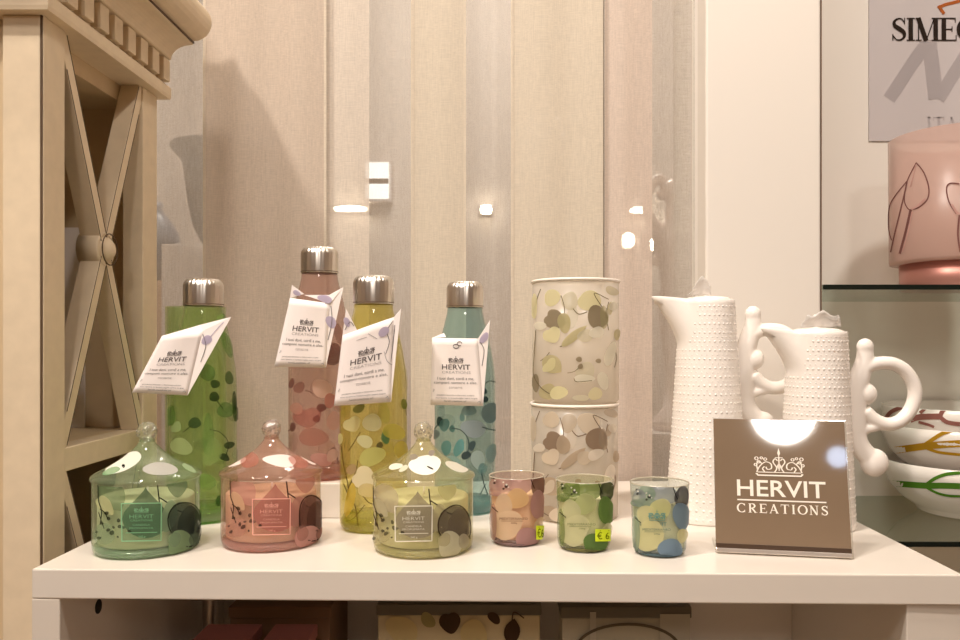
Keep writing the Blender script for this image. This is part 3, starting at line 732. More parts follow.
# ------------------------------------------------------------------ paper tags
def lerp(a, b, t): return a+(b-a)*t
def tag_card(front, flap, Dt, Df, label, flapmarks, extra=None, name='paper_tag'):
    """front: bl, br, tr, tl in picture units at distance Dt; flap: far corner folded back to distance Df"""
    P = [W(x, y, Dt) for x, y in front]
    base = (P[0]+P[1])/2
    t = thing(name, label, 'tag', base, 'paper neck tags')
    def mp(u, v, e=0.0005):
        p = lerp(lerp(P[0], P[1], u), lerp(P[3], P[2], u), v)
        p = p.copy(); p.y -= e+0.004*math.sin(PI*u)*(v) ; return p
    N = 10; m = MB()
    m.add([mp(i/N, j/N, 0) for j in range(N+1) for i in range(N+1)], [(j*(N+1)+i, j*(N+1)+i+1, (j+1)*(N+1)+i+1, (j+1)*(N+1)+i) for j in range(N) for i in range(N)], M_PAPER, True)
    m.build('front_panel', t, [solidify(0.0004)])
    for fl, fmarks in flap:
        Q = []
        for (x, y, d) in fl: Q.append(W(x, y, d))
        f = MB()
        if len(Q) == 3:
            n = 8; vs = []; idx = {}
            for i in range(n+1):
                for j in range(n+1-i):
                    a, b = i/n, j/n; p = Q[0]*(1-a-b)+Q[1]*a+Q[2]*b; idx[(i, j)] = len(vs); vs.append(p)
            fs = []
            for i in range(n):
                for j in range(n-i):
                    fs.append((idx[(i, j)], idx[(i+1, j)], idx[(i, j+1)]))
                    if i+j < n-1: fs.append((idx[(i+1, j)], idx[(i+1, j+1)], idx[(i, j+1)]))
            f.add(vs, fs, M_PAPER)
        else: f.add(Q, [tuple(range(len(Q)))], M_PAPER)
        fo = f.build('side_flap', t, [solidify(0.0004)])
        nrm = (Q[1]-Q[0]).cross(Q[2]-Q[0]).normalized()
        if nrm.y > 0: nrm = -nrm
        d0 = Q[0]
        pm = MB()
        def on(x, y, e=0.0006):
            dr = Vector(((x-PX0)/F, 1, -(y-PY0)/F)); o = Vector((0, 0, CZ)); tt = (d0-o).dot(nrm)/dr.dot(nrm); return o+dr*tt+nrm*e
        for (kind, data, mat) in fmarks:
            if kind == 'line': pm.polys(ribbon(spline(data), 0.7), on, mat)
            else: pm.add([on(x, y) for x, y in leaf_outline(*data)], [tuple(range(22))], mat)
        if fmarks: pm.build('flower_print', fo)
    pr = MB()
    pr.polys(crown(0.36, 0.63, 0.66, 0.74, 0.05), lambda u, v: mp(u, v), M_INK)
    pr.polys(text_in('HERVIT', 0.22, 0.535, 0.80, 0.61, 0.01), lambda u, v: mp(u, v), M_INK)
    pr.polys(text_in('CREATIONS', 0.22, 0.475, 0.80, 0.512), lambda u, v: mp(u, v), M_INKL)
    pr.polys(text_in('I tuoi doni, cordi a me,', 0.13, 0.375, 0.86, 0.425), lambda u, v: mp(u, v), M_INK)
    pr.polys(text_in('componi nomore e ales.', 0.06, 0.31, 0.92, 0.36), lambda u, v: mp(u, v), M_INK)
    pr.polys(text_in('conserva', 0.36, 0.25, 0.62, 0.28), lambda u, v: mp(u, v), M_INKL)
    for k, (a, b) in enumerate(((0.12, 0.84), (0.1, 0.9), (0.26, 0.68))):
        y = 0.135-0.042*k
        pr.polys(text_in(('prodotto lavorato e decorato a mano', 'non lavare in lavastoviglie usare acqua', 'hervit creations srl')[k], a, y, b, y+0.03), lambda u, v: mp(u, v), M_INK)
    pr.polys(ribbon([(0.04, 0.2), (0.07, 0.23), (0.05, 0.24)], 0.012)+ribbon([(0.9, 0.05), (0.94, 0.07), (0.96, 0.04)], 0.012), lambda u, v: mp(u, v), M_INKL)
    if extra: extra(pr, mp)
    pr.build('printed_text', t)
    return t
d = 0.812
tag_card([(132, 392.5), (187.5, 395.5), (203, 331), (162, 336)], [([(203, 331, d), (231, 317, d-0.004), (187.5, 395.5, d)], [('leaf', (207, 340, 12, 8, -30), M_LILAC), ('line', [(203, 334), (206, 346), (201, 362)], M_INK), ('line', [(206, 346), (213, 334), (224, 322)], M_LILAC)]),
   ([(162, 336, d), (203, 331, d), (231, 317, d-0.004), (200, 325, d+0.003)], [])], d, d, 'white paper tag slanting off the green bottle neck', None)
d = 0.850
tag_card([(274.4, 366.6), (325.8, 367.7), (330, 303.5), (290, 298)], [([(330, 303.5, d), (343.4, 287, d+0.001), (325.8, 367.7, d)], [('line', [(331, 306), (332, 322), (328, 340)], M_INK), ('leaf', (331, 322, 14, 9, 60), M_LILAC)]),
   ([(290, 298, d), (292, 285, d-0.001), (304, 294, d-0.002)], [('leaf', (297, 293, 8, 5, 30), M_LILAC)]), ([(304, 295, d-0.002), (330, 303.5, d-0.001), (343.4, 287, d+0.001), (329, 295, d)], [('leaf', (325, 299, 16, 7, 15), M_LILAC)])], d, d, 'white paper tag round the rose bottle neck',
   None)
d = 0.770
tag_card([(334, 406), (391, 402), (394, 317), (342.5, 335.6)], [([(394, 317, d), (401, 308.6, d-0.001), (391, 402, d)], [('line', [(395, 325), (393, 345), (391, 362)], M_INK)]),
   ([(342.5, 335.6, d), (346, 308.6, d-0.001), (357, 330, d)], [('leaf', (347, 322, 10, 6, 60), M_LILAC), ('line', [(345, 330), (350, 322), (354, 326)], M_INK)]), ], d, d, 'white paper tag hanging on the yellow bottle, largest of the tags',
   None, lambda pr, mp: (pr.polys(ribbon(spline([(0.99, 0.96), (0.88, 0.86), (0.93, 0.72), (0.87, 0.58)]), 0.012), lambda u, v: mp(u, v), M_INK), pr.polys([arc(0.82, 0.86, 0.1, 0.06, 0, 360, 16)[:-1]], lambda u, v: mp(u, v, 0.0007), M_LILAC),
                          pr.polys(ribbon(spline([(0.84, 0.62), (0.9, 0.5), (0.99, 0.44)]), 0.01), lambda u, v: mp(u, v), M_INKL), pr.polys(ribbon([(0.3, 0.86), (0.5, 0.86)], 0.008)+ribbon([(0.52, 0.9), (0.7, 0.8)], 0.008), lambda u, v: mp(u, v), M_INKL)))
d = 0.858
tag_card([(430.5, 405), (483, 406), (478, 338.5), (432, 338)], [([(478, 338.5, d), (490, 320, d+0.001), (483, 406, d)], [('leaf', (484, 338, 12, 7, -50), M_LILAC), ('line', [(480, 342), (484, 350), (482, 366)], M_INK)]),
   ([(432, 338, d), (446, 337, d-0.001), (444, 333, d+0.002)], [])], d, d, 'white paper tag hanging on the blue bottle',
   None, lambda pr, mp: pr.polys(ribbon(arc(0.52, 0.88, 0.06, 0.03, 0, 360, 12), 0.012)+ribbon(arc(0.60, 0.92, 0.05, 0.03, 0, 300, 12), 0.012), lambda u, v: mp(u, v), M_INK))

# ------------------------------------------------------------------ lidded candle jars
JB = [(0.0430, 0.0008), (0.0446, 0.0022), (0.0455, 0.0055), (0.0457, 0.010), (0.0457, 0.0640)]
def lidprof():
    pts = [(0.0462, 0.0642), (0.0472, 0.0652), (0.0474, 0.0668), (0.0466, 0.0684), (0.0435, 0.0705), (0.036, 0.0742), (0.028, 0.0785), (0.020, 0.0838), (0.0135, 0.0893), (0.0090, 0.0942), (0.0066, 0.0975), (0.0060, 0.0990)]
    return pts
def jar(cx, half, bot, D, tint, haze, col, label, lidleaves, shift=0.0):
    x = (cx-PX0)*D/F
    t = thing('lidded_candle_jar', label, 'jar', (x, D, Z0), 'lidded candle jars')
    g = thin_glass('tinted jar glass', tint, haze[1], haze[0], 0.02, 0.05, 0.75)
    MB().lathe([(0.0001, 0.0006)]+JB, (x, D, Z0), g, 72).build('glass_body', t)
    MB().lathe([(0.0001, 0.0012), (0.0420, 0.0012), (0.0448, 0.0042), (0.0440, 0.0068), (0.0001, 0.0062)], (x, D, Z0), thin_glass('jar base glass', tint, 0.45, tuple(min(255, q+25) for q in col['base']), 0.05, 0.08, 0.5), 48).build('glass_base', t)
    wx = MB().lathe([(0.0001, 0.0085), (0.0405, 0.0085), (0.0412, 0.010), (0.0412, 0.0475), (0.040, 0.0490), (0.0001, 0.0485)], (x, D, Z0), solid('scented wax', col['wax'], 0.5), 48).build('wax', t)
    MB().tube([(x, D, Z0+0.0482), (x+0.0008, D, Z0+0.056)], 0.0009, M_PAPER, 8).build('wick', wx)
    li = MB(); li.lathe(lidprof(), (x, D, Z0), thin_glass('tinted lid glass', tint, haze[1]*0.8, haze[0], 0.02, 0.07, 0.8), 72); lo = li.build('lid', t)
    k = MB(); k.ball((x, D, Z0+0.1068), 0.0088, thin_glass('knob glass', tuple(q**0.7 for q in tint), 0.18, col['knob'], 0.05, 0.14, 0.85), nu=24, nv=16)
    k.lathe([(0.0062, 0.0975), (0.0072, 0.0985), (0.0058, 0.1000), (0.0050, 0.1005)], (x, D, Z0), g, 24); ko = k.build('knob', lo)
    kb = MB(); rr = random.Random(5)
    for i in range(46):
        u = rr.uniform(-1, 1); a = rr.uniform(0, 2*PI); s_ = math.sqrt(1-u*u)
        kb.ball((x+0.0085*s_*math.cos(a), D+0.0085*s_*math.sin(a), Z0+0.1068+0.0085*u), 0.0011, M_KDOT, nu=8, nv=5)
    kb.build('knob_beads', ko)
    # lid print
    ls = Surf((x, D, Z0), lidprof()[3:]); lp = MB()
    for (ax, ay, L, Wd, ang, kind, rgb, al) in lidleaves: ls.leaf(lp, decal(rgb, al), ax, ay, L, Wd, ang, kind)
    lp.build('lid_leaf_print', lo)
    # body print, drawn once and set at the jar's own size
    q = half/53.0
    class Zj(Z):
        def __call__(s, a, b): return (cx+shift+(80+a/7.385-147)*q, bot+(480+b/7.385-559.5)*q)
    zj = Zj(0, 0, 7.385/q); s = Surf((x, D, Z0), JB); p = MB()
    def lf(a, b, L, Wd, ang, kind, rgb, al): s.leaf(p, decal(rgb, al), *zj(a, b), L/7.385*q, Wd/7.385*q, ang, kind)
    lf(235, 105, 230, 190, 60, 'tip', col['olive'], .62)
    lf(185, 185, 190, 100, 50, 'heart', col['pale'], .75)
    lf(180, 400, 170, 150, 0, R, col['mid'], .35)
    lf(485, 265, 330, 350, -90, 'onion', col['onion'], .75)
    lf(715, 45, 170, 150, 90, 'heart', col['heart'], .7)
    lf(655, 270, 120, 230, 10, R, col['mid'], .6)
    lf(772, 325, 235, 330, 0, R, col['dark'], .74)
    lf(800, 330, 160, 280, 10, R, col['dark2'], .35)
    s.outline(p, decal(col['ink'], .95), *zj(774, 325), 238/7.385*q, 332/7.385*q, 0, R, 1.2)
    lf(735, 480, 190, 210, 0, R, col['low'], .85)
    lf(690, 440, 90, 120, 20, R, col['mid'], .45)
    lf(840, 450, 90, 110, 0, R, col['low2'], .6)
    ink = decal(col['ink'], .95)
    s.line(p, ink, zj.L([(145, 20), (148, 150), (170, 230), (160, 330)]), 0.9)
    s.line(p, ink, zj.L([(160, 215), (195, 245), (215, 290)]), 0.9)
    s.line(p, ink, zj.L([(150, 240), (175, 320), (190, 360)]), 0.8)
    s.line(p, ink, zj.L([(572, 35), (582, 130), (600, 270), (650, 380)]), 1.3)
    s.line(p, ink, zj.L([(585, 130), (640, 165), (700, 215), (760, 240)]), 1.3)
    s.line(p, ink, zj.L([(485, 60), (490, 180)]), 0.5)
    s.line(p, ink, zj.L([(870, 350), (860, 400), (850, 455)]), 1.6)
    for (a, b, r) in ((200, 245, 26), (215, 285, 24), (168, 320, 20), (240, 390, 30), (215, 370, 24), (290, 300, 24), (300, 345, 26), (325, 350, 22), (150, 430, 24), (255, 350, 18), (370, 380, 22), (135, 385, 16), (280, 420, 14)):
        lf(a, b, r*1.3, r, random.uniform(0, 180), R, col['ink'], .7)
    p.build('leaf_print', t)
    # label
    m = MB(); fr = [(313, 176), (597, 172), (594, 448), (317, 453)]
    s.layer = 15
    P = zj.L(fr)
    def lm(u, v): # u right, v up
        a = (P[3][0]*(1-u)+P[2][0]*u, P[3][1]*(1-u)+P[2][1]*u); b = (P[0][0]*(1-u)+P[1][0]*u, P[0][1]*(1-u)+P[1][1]*u)
        return (a[0]*(1-v)+b[0]*v, a[1]*(1-v)+b[1]*v)
    fill = decal(col['labelfill'], .22); N = 8
    fp = [[lm(i/N, j/N), lm((i+1)/N, j/N), lm((i+1)/N, (j+1)/N), lm(i/N, (j+1)/N)] for i in range(N) for j in range(N)]
    s.layer = 14; m.polys(fp, lambda a, b: s.hit(a, b), fill)
    lc = decal(col['label'], .95); s.layer = 16
    edge = [lm(i/N, 0) for i in range(N)]+[lm(1, i/N) for i in range(N)]+[lm(1-i/N, 1) for i in range(N)]+[lm(0, 1-i/N) for i in range(N)]+[lm(0, 0)]
    m.polys(ribbon(edge, 1.1*q), lambda a, b: s.hit(a, b, 0.0004), lc)
    def put(ps, mat): m.polys([[lm(a, b) for a, b in z_] for z_ in ps], lambda a, b: s.hit(a, b, 0.0004), mat)
    lt = decal(col['label'], .7)
    put(crown(0.32, 0.74, 0.68, 0.92, 0.06), lt); put(text_in('HERVIT', 0.2, 0.6, 0.8, 0.70), lt); put(text_in('CREATIONS', 0.22, 0.52, 0.78, 0.57), lt)
    put(text_in('CANDELA', 0.28, 0.4, 0.72, 0.455), lt); put(text_in('PROFUMATA', 0.2, 0.315, 0.8, 0.365), lt)
    put(ribbon([(0.1+0.8*i/6, 0.22) for i in range(7)], 0.022), lt); put(text_in('340 g', 0.42, 0.07, 0.6, 0.14), lt)
    m.build('label', t)
    return t
M_KDOT = thin_glass('bead glass', (0.85, 0.85, 0.82), 0.35, (226, 214, 196), 0.05, 0.2, 0.8)
jar(147, 53, 559.5, 0.7350, (0.90, 0.955, 0.875), ((176, 202, 166), 0.22),
    dict(base=(150, 190, 150), wax=(206, 204, 166), knob=(210, 214, 190), olive=(130, 150, 108), pale=(214, 214, 160), mid=(150, 176, 140), onion=(86, 112, 82), heart=(124, 146, 112), dark=(66, 76, 68), dark2=(48, 56, 54), ink=(30, 34, 30), low=(136, 160, 120), low2=(104, 122, 100), labelfill=(110, 170, 130), label=(160, 214, 170)),
    'green glass candle jar with pointed lid, leftmost of three',
    [(124, 463, 42, 14, -30, R, (236, 234, 220), .95), (123.8, 466, 3, 4, 0, R, (24, 24, 20), 1), (160, 469, 34, 13, 5, 'round', (196, 192, 186), .85), (112, 471, 20, 6, -20, R, (140, 176, 130), .6), (188, 468, 16, 5, 30, R, (180, 200, 160), .5)])
jar(271.5, 50.3, 552.3, 0.7580, (0.955, 0.86, 0.82), ((212, 164, 148), 0.24),
    dict(base=(226, 170, 160), wax=(222, 190, 160), knob=(214, 190, 178), olive=(206, 150, 136), pale=(228, 188, 150), mid=(196, 140, 126), onion=(190, 124, 112), heart=(196, 140, 124), dark=(112, 76, 66), dark2=(92, 62, 54), ink=(56, 36, 32), low=(206, 156, 146), low2=(180, 132, 122), labelfill=(206, 140, 126), label=(250, 196, 180)),
    'rose pink glass candle jar with pointed lid, middle of three',
    [(236, 461.5, 22, 8, -22, R, (238, 224, 212), .95), (279, 460.5, 33, 16, 5, 'petal', (246, 234, 228), .97), (308, 459.5, 16, 6, 30, R, (240, 222, 214), .9), (250, 460, 18, 16, 0, R, (176, 104, 88), .5), (298, 462, 22, 10, 20, R, (190, 120, 104), .5)], 5.0)
jar(423.5, 49.5, 558.6, 0.7365, (0.95, 0.94, 0.80), ((214, 208, 160), 0.16),
    dict(base=(214, 208, 140), wax=(214, 208, 170), knob=(226, 220, 206), olive=(196, 182, 156), pale=(206, 196, 160), mid=(190, 180, 140), onion=(160, 148, 124), heart=(202, 198, 140), dark=(104, 92, 80), dark2=(128, 114, 98), ink=(58, 46, 40), low=(206, 200, 168), low2=(188, 178, 150), labelfill=(176, 166, 150), label=(250, 246, 232)),
    'pale yellow glass candle jar with pointed lid, right of three',
    [(425, 465, 33, 19, 0, R, (250, 246, 238), .97), (396, 466.5, 14, 6, -15, R, (240, 238, 224), .85), (404, 468.5, 10, 5, -30, R, (226, 226, 206), .8), (456, 467, 22, 9, 20, R, (232, 226, 214), .7), (430, 467.8, 7, 1.6, 28, R, (40, 34, 30), 1), (414, 457, 8, 6, 0, R, (150, 140, 130), .6), (431, 453, 6, 6, 0, R, (150, 140, 140), .6)], -4.5)

# ------------------------------------------------------------------ votive candles
CP = [(0.0210, 0.0008), (0.0226, 0.002), (0.0234, 0.005), (0.0237, 0.010), (0.0248, 0.030), (0.0262, 0.060), (0.0264, 0.0628)]
def votive(cx, bot, D, tint, haze, col, label, sticker, emblem):
    x = (cx-PX0)*D/F
    t = thing('votive_candle', label, 'candle', (x, D, Z0), 'small votive candles')
    g = thin_glass('votive glass', tint, haze[1], haze[0], 0.02, 0.05, 0.7)
    MB().lathe([(0.0001, 0.0006)]+CP, (x, D, Z0), g, 56).build('glass_body', t)
    rm = MB(); rm.tube([(x+0.0259*math.cos(a*PI/28), D+0.0259*math.sin(a*PI/28), Z0+0.0628) for a in range(57)], 0.0007, M_RIM, 8); rm.build('rim', t)
    MB().lathe([(0.0001, 0.0012), (0.0205, 0.0012), (0.0228, 0.0042), (0.0226, 0.0060), (0.0001, 0.0056)], (x, D, Z0), thin_glass('votive base', tuple(q*q for q in tint), 0.4, col['base'], 0.05, 0.1, 0.6), 40).build('glass_base', t)
    wx = MB().lathe([(0.0001, 0.0065), (0.0215, 0.0065), (0.0222, 0.012), (0.0238, 0.0465), (0.0230, 0.0480), (0.0001, 0.0475)], (x, D, Z0), solid('candle wax', col['wax'], 0.5), 40).build('wax', t)
    MB().tube([(x, D, Z0+0.047), (x+0.0006, D, Z0+0.0535)], 0.0008, M_PAPER, 8).build('wick', wx)
    s = Surf((x, D, Z0), CP); p = MB(); q = 1.0
    dx = cx-584.5; dy = bot-552.7                      # drawn on the middle candle
    zc = Z(480+dx, 455+dy, 6.093)
    def lf(a, b, L, Wd, ang, kind, rgb, al): s.leaf(p, decal(rgb, al), *zc(a, b), L/6.093, Wd/6.093, ang, kind)
    lf(655, 205, 190, 130, 0, R, col['top'], .85); lf(560, 205, 110, 100, 0, R, col['top2'], .75); lf(515, 230, 80, 110, 0, R, col['top'], .6)
    lf(770, 225, 90, 130, 0, R, col['dark'], .9); lf(545, 260, 150, 60, 0, R, col['top2'], .6)
    lf(640, 300, 130, 130, 0, R, col['glow'], .75); lf(560, 340, 110, 130, 0, R, col['glow2'], .6); lf(580, 460, 170, 190, 10, R, col['glow2'], .65)
    lf(765, 340, 100, 170, 0, R, col['right'], .9); lf(700, 540, 150, 120, -10, R, col['low'], .92); lf(770, 460, 60, 90, 20, R, col['glow2'], .6); lf(500, 450, 50, 220, 0, R, col['top2'], .5); lf(620, 585, 260, 26, 4, R, col['base'], .7)
    ink = decal(col['ink'], .95)
    s.line(p, ink, zc.L([(495, 350), (510, 365), (530, 382)]), 0.9)
    s.line(p, ink, zc.L([(715, 165), (725, 200), (740, 240)]), 0.8); s.line(p, ink, zc.L([(760, 165), (745, 205), (735, 245)]), 0.8)
    for (a, b, r) in ((500, 180, 14), (520, 200, 18), (575, 225, 22), (505, 205, 14), (560, 240, 14)): lf(a, b, r, r, 0, R, col['ink'], .85)
    for (a, b, r) in ((510, 190, 9), (578, 215, 12), (560, 200, 10), (590, 230, 8)): lf(a, b, r, r, 0, R, (236, 232, 220), .9)
    p.build('leaf_print', t)
    lb_ = MB(); tx = decal(col['text'], .9); s.layer = 15
    lb_.polys([[zc(a, b) for a, b in pp] for pp in flip(text_in('MEDITERRANEO', 540, -430, 700, -416), 0)], lambda a, b: s.hit(a, b), tx)
    lb_.polys([[zc(a, b) for a, b in pp] for pp in flip(text_in('200g', 605, -456, 640, -445), 0)], lambda a, b: s.hit(a, b), tx)
    lb_.polys(ribbon([zc(550+i*25, 437) for i in range(6)], 0.35), lambda a, b: s.hit(a, b), tx)
    if emblem:
        em = decal(emblem, .85)
        lb_.polys([[zc(a, b) for a, b in pp] for pp in flip(crown(575, -370, 670, -300, 0.06), 0)], lambda a, b: s.hit(a, b), em)
        s.leaf(lb_, decal(emblem, .6), *zc(622, 335), 14, 9, 0, R)
        lb_.polys([[zc(a, b) for a, b in pp] for pp in flip(text_in('HERVIT', 565, -400, 680, -378), 0)], lambda a, b: s.hit(a, b, 0.0005), em)
    lb_.build('label', t)
    if sticker:
        st = MB(); s.layer = 24
        (sx0, sy0, sx1, sy1, txt) = sticker; N = 8
        st.polys([[(sx0+(sx1-sx0)*(i+u)/N, sy0+(sy1-sy0)*(j+v)/2) for u, v in ((0, 0), (1, 0), (1, 1), (0, 1))] for i in range(N) for j in range(2)], lambda a, b: s.hit(a, b), M_NEON)
        s.layer = 26
        w_ = sx1-sx0
        st.polys(flip(text_in(txt, sx0+w_*0.12, -(sy1-2), sx1-w_*0.1, -(sy0+3)), 0), lambda a, b: s.hit(a, b), decal((110, 120, 20)))
        st.polys(flip(bar(sx0+w_*0.3, -(sy0+2), sx1-w_*0.1, -(sy0+1.2)), 0), lambda a, b: s.hit(a, b), decal((110, 120, 20)))
        so = st.build('price_sticker', t); so['label'] = 'neon yellow price sticker'
    return t
M_RIM = thin_glass('rim glass', (0.95, 0.95, 0.9), 0.6, (240, 232, 214), 0.05, 0.25, 0.6)
M_NEON = solid('neon yellow label', (214, 232, 24), 0.5)
votive(516.5, 547.2, 0.758, (0.95, 0.88, 0.85), ((206, 172, 162), 0.22),
   dict(base=(160, 136, 136), wax=(240, 206, 160), top=(194, 154, 144), top2=(198, 160, 148), dark=(124, 90, 76), glow=(226, 190, 136), glow2=(232, 208, 174), right=(184, 142, 134), low=(182, 142, 138), ink=(70, 46, 40), text=(90, 64, 56)),
   'mauve pink votive candle glass with a neon sticker, left of three', (534.3, 526, 541.8, 540, '€6'), None)
votive(584.5, 552.7, 0.737, (0.93, 0.95, 0.86), ((190, 198, 150), 0.2),
   dict(base=(140, 136, 90), wax=(236, 230, 190), top=(126, 144, 80), top2=(120, 140, 70), dark=(70, 78, 50), glow=(186, 192, 134), glow2=(216, 212, 170), right=(106, 136, 70), low=(100, 128, 70), ink=(40, 44, 30), text=(110, 124, 80)),
   'green votive candle glass with a neon sticker, middle of three', (594.2, 529.5, 608.2, 541.6, '€ 6'), None)
votive(659.5, 558, 0.7205, (0.88, 0.92, 0.90), ((170, 186, 180), 0.20),
   dict(base=(106, 128, 140), wax=(240, 232, 190), top=(150, 158, 162), top2=(150, 170, 150), dark=(88, 86, 88), glow=(214, 212, 150), glow2=(232, 224, 170), right=(132, 154, 170), low=(130, 152, 172), ink=(44, 50, 48), text=(80, 110, 110)),
   'blue grey votive candle glass with teal crown, right of three', None, (110, 160, 156))

# ------------------------------------------------------------------ stacked leaf vases
VR = 0.0470; VD = 0.873
zv = Z(520, 265, 4.573)
VL = [(150, 150, 70, 80, 60, R, 'a', .75), (230, 165, 70, 90, 0, R, 'b', .6), (320, 165, 110, 90, 10, R, 'a', .8), (160, 250, 110, 90, 30, 'heart', 'd', .85), (205, 265, 60, 90, 0, R, 'e', .8), (355, 240, 90, 110, 0, 'round', 'd', .9), (385, 240, 40, 100, 0, R, 'e', .5),
  (150, 320, 80, 84, 60, 'heart', 'a', .75), (245, 330, 130, 40, -40, 'tip', 'e', .8), (300, 325, 70, 60, 0, R, 'b', .6), (350, 310, 70, 50, -30, R, 'c', .7), (150, 455, 90, 80, 40, 'tip', 'e', .75), (140, 460, 50, 80, 40, 'heart', 'a', .7),
  (410, 410, 46, 110, 15, R, 'c', .85), (440, 320, 30, 50, 0, R, 'e', .7), (300, 490, 90, 90, 0, R, 'b', .6), (295, 520, 90, 40, 0, R, 'c', .7), (75, 540, 36, 80, 0, R, 'd', .7), (130, 580, 70, 80, 30, R, 'e', .7), (180, 585, 80, 60, 0, R, 'a', .85), (380, 530, 50, 80, -20, R, 'c', .7), (345, 590, 60, 60, 0, R, 'a', .55), (70, 190, 30, 110, 0, R, 'a', .7), (420, 120, 60, 40, 20, R, 'e', .5),
  (272, 433, 26, 26, 0, R, 'd', .9), (278, 465, 24, 24, 0, R, 'd', .9), (358, 440, 24, 22, 30, R, 'd', .8), (410, 200, 24, 60, 10, 'round', 'e', .6), (425, 190, 40, 40, 0, R, 'c', .6), (100, 280, 50, 40, 0, R, 'c', .7), (280, 610, 70, 30, 0, R, 'b', .6), (240, 240, 50, 110, 10, R, 'c', .6)]
VLN = [([(60, 240), (80, 160), (98, 110)], .7), ([(190, 140), (205, 190), (205, 240)], .7), ([(245, 200), (270, 225), (310, 215)], .9), ([(185, 375), (240, 350), (300, 290)], .9), ([(380, 200), (340, 130), (405, 158)], .8), ([(405, 170), (395, 230), (405, 300)], .8), ([(220, 495), (250, 488), (272, 470)], .6), ([(78, 300), (72, 400), (68, 500), (100, 560), (140, 590)], .8), ([(430, 470), (440, 420), (425, 380)], .8), ([(100, 440), (125, 420), (140, 400)], .7), ([(250, 520), (262, 535), (330, 530)], .7)]
def vase(zbase, VH, cx, label, pal, dy):
    VP_ = [(VR, 0.001), (VR, VH-0.002)]
    x = (cx-PX0)*VD/F
    t = thing('cylinder_vase', label, 'vase', (x, VD, Z0+zbase), 'stacked leaf printed vases')
    g = thin_glass('frosted vase glass', (0.93, 0.90, 0.85), 0.42, (240, 232, 220), 0.25, 0.03, 0.35)
    MB().lathe([(0.0001, 0.0012), (VR-0.002, 0.0010), (VR, 0.003), (VR, VH), (VR-0.0025, VH), (VR-0.0025, 0.004), (0.0001, 0.004)], (x, VD, Z0+zbase), g, 72).build('frosted_wall', t)
    MB().tube([(x+(VR+0.0002)*math.cos(a*PI/32), VD+(VR+0.0002)*math.sin(a*PI/32), Z0+zbase+VH-0.0012) for a in range(65)], 0.0017, M_VRIM, 8).build('rim', t)
    s = Surf((x, VD, Z0+zbase), VP_); p = MB()
    for (a, b, L, Wd, ang, kind, c, al) in VL: s.leaf(p, decal(pal[c], al), *(lambda q: (q[0]+cx-576, q[1]+dy))(zv(a, b)), L/4.573, Wd/4.573, ang, kind)
    for pts, w in VLN: s.line(p, decal(pal['ink'], .85), [(q[0]+cx-576, q[1]+dy) for q in zv.L(pts)], w)
    for k in range(10): s.back_leaf(p, decal(pal['abce'[k % 4]], 0.3), PI/2+random.uniform(-1.4, 1.4), random.uniform(0.015, 0.115), random.uniform(0.012, 0.026), random.uniform(0.012, 0.024))
    p.build('leaf_print', t)
M_VRIM = solid('white glass rim', (244, 234, 222), 0.2)
vase(0.0, 0.1232, 574.5, 'lower frosted glass vase with brownish leaf print, carrying the other', dict(a=(224, 208, 186), b=(214, 198, 176), c=(232, 220, 204), d=(146, 124, 104), e=(184, 164, 140), ink=(112, 90, 72)), 122)
vase(0.1237, 0.1318, 575.5, 'upper frosted glass vase with olive leaf print, standing on the other', dict(a=(228, 220, 172), b=(216, 208, 180), c=(234, 228, 208), d=(144, 130, 104), e=(190, 180, 134), ink=(104, 94, 66)), 0)

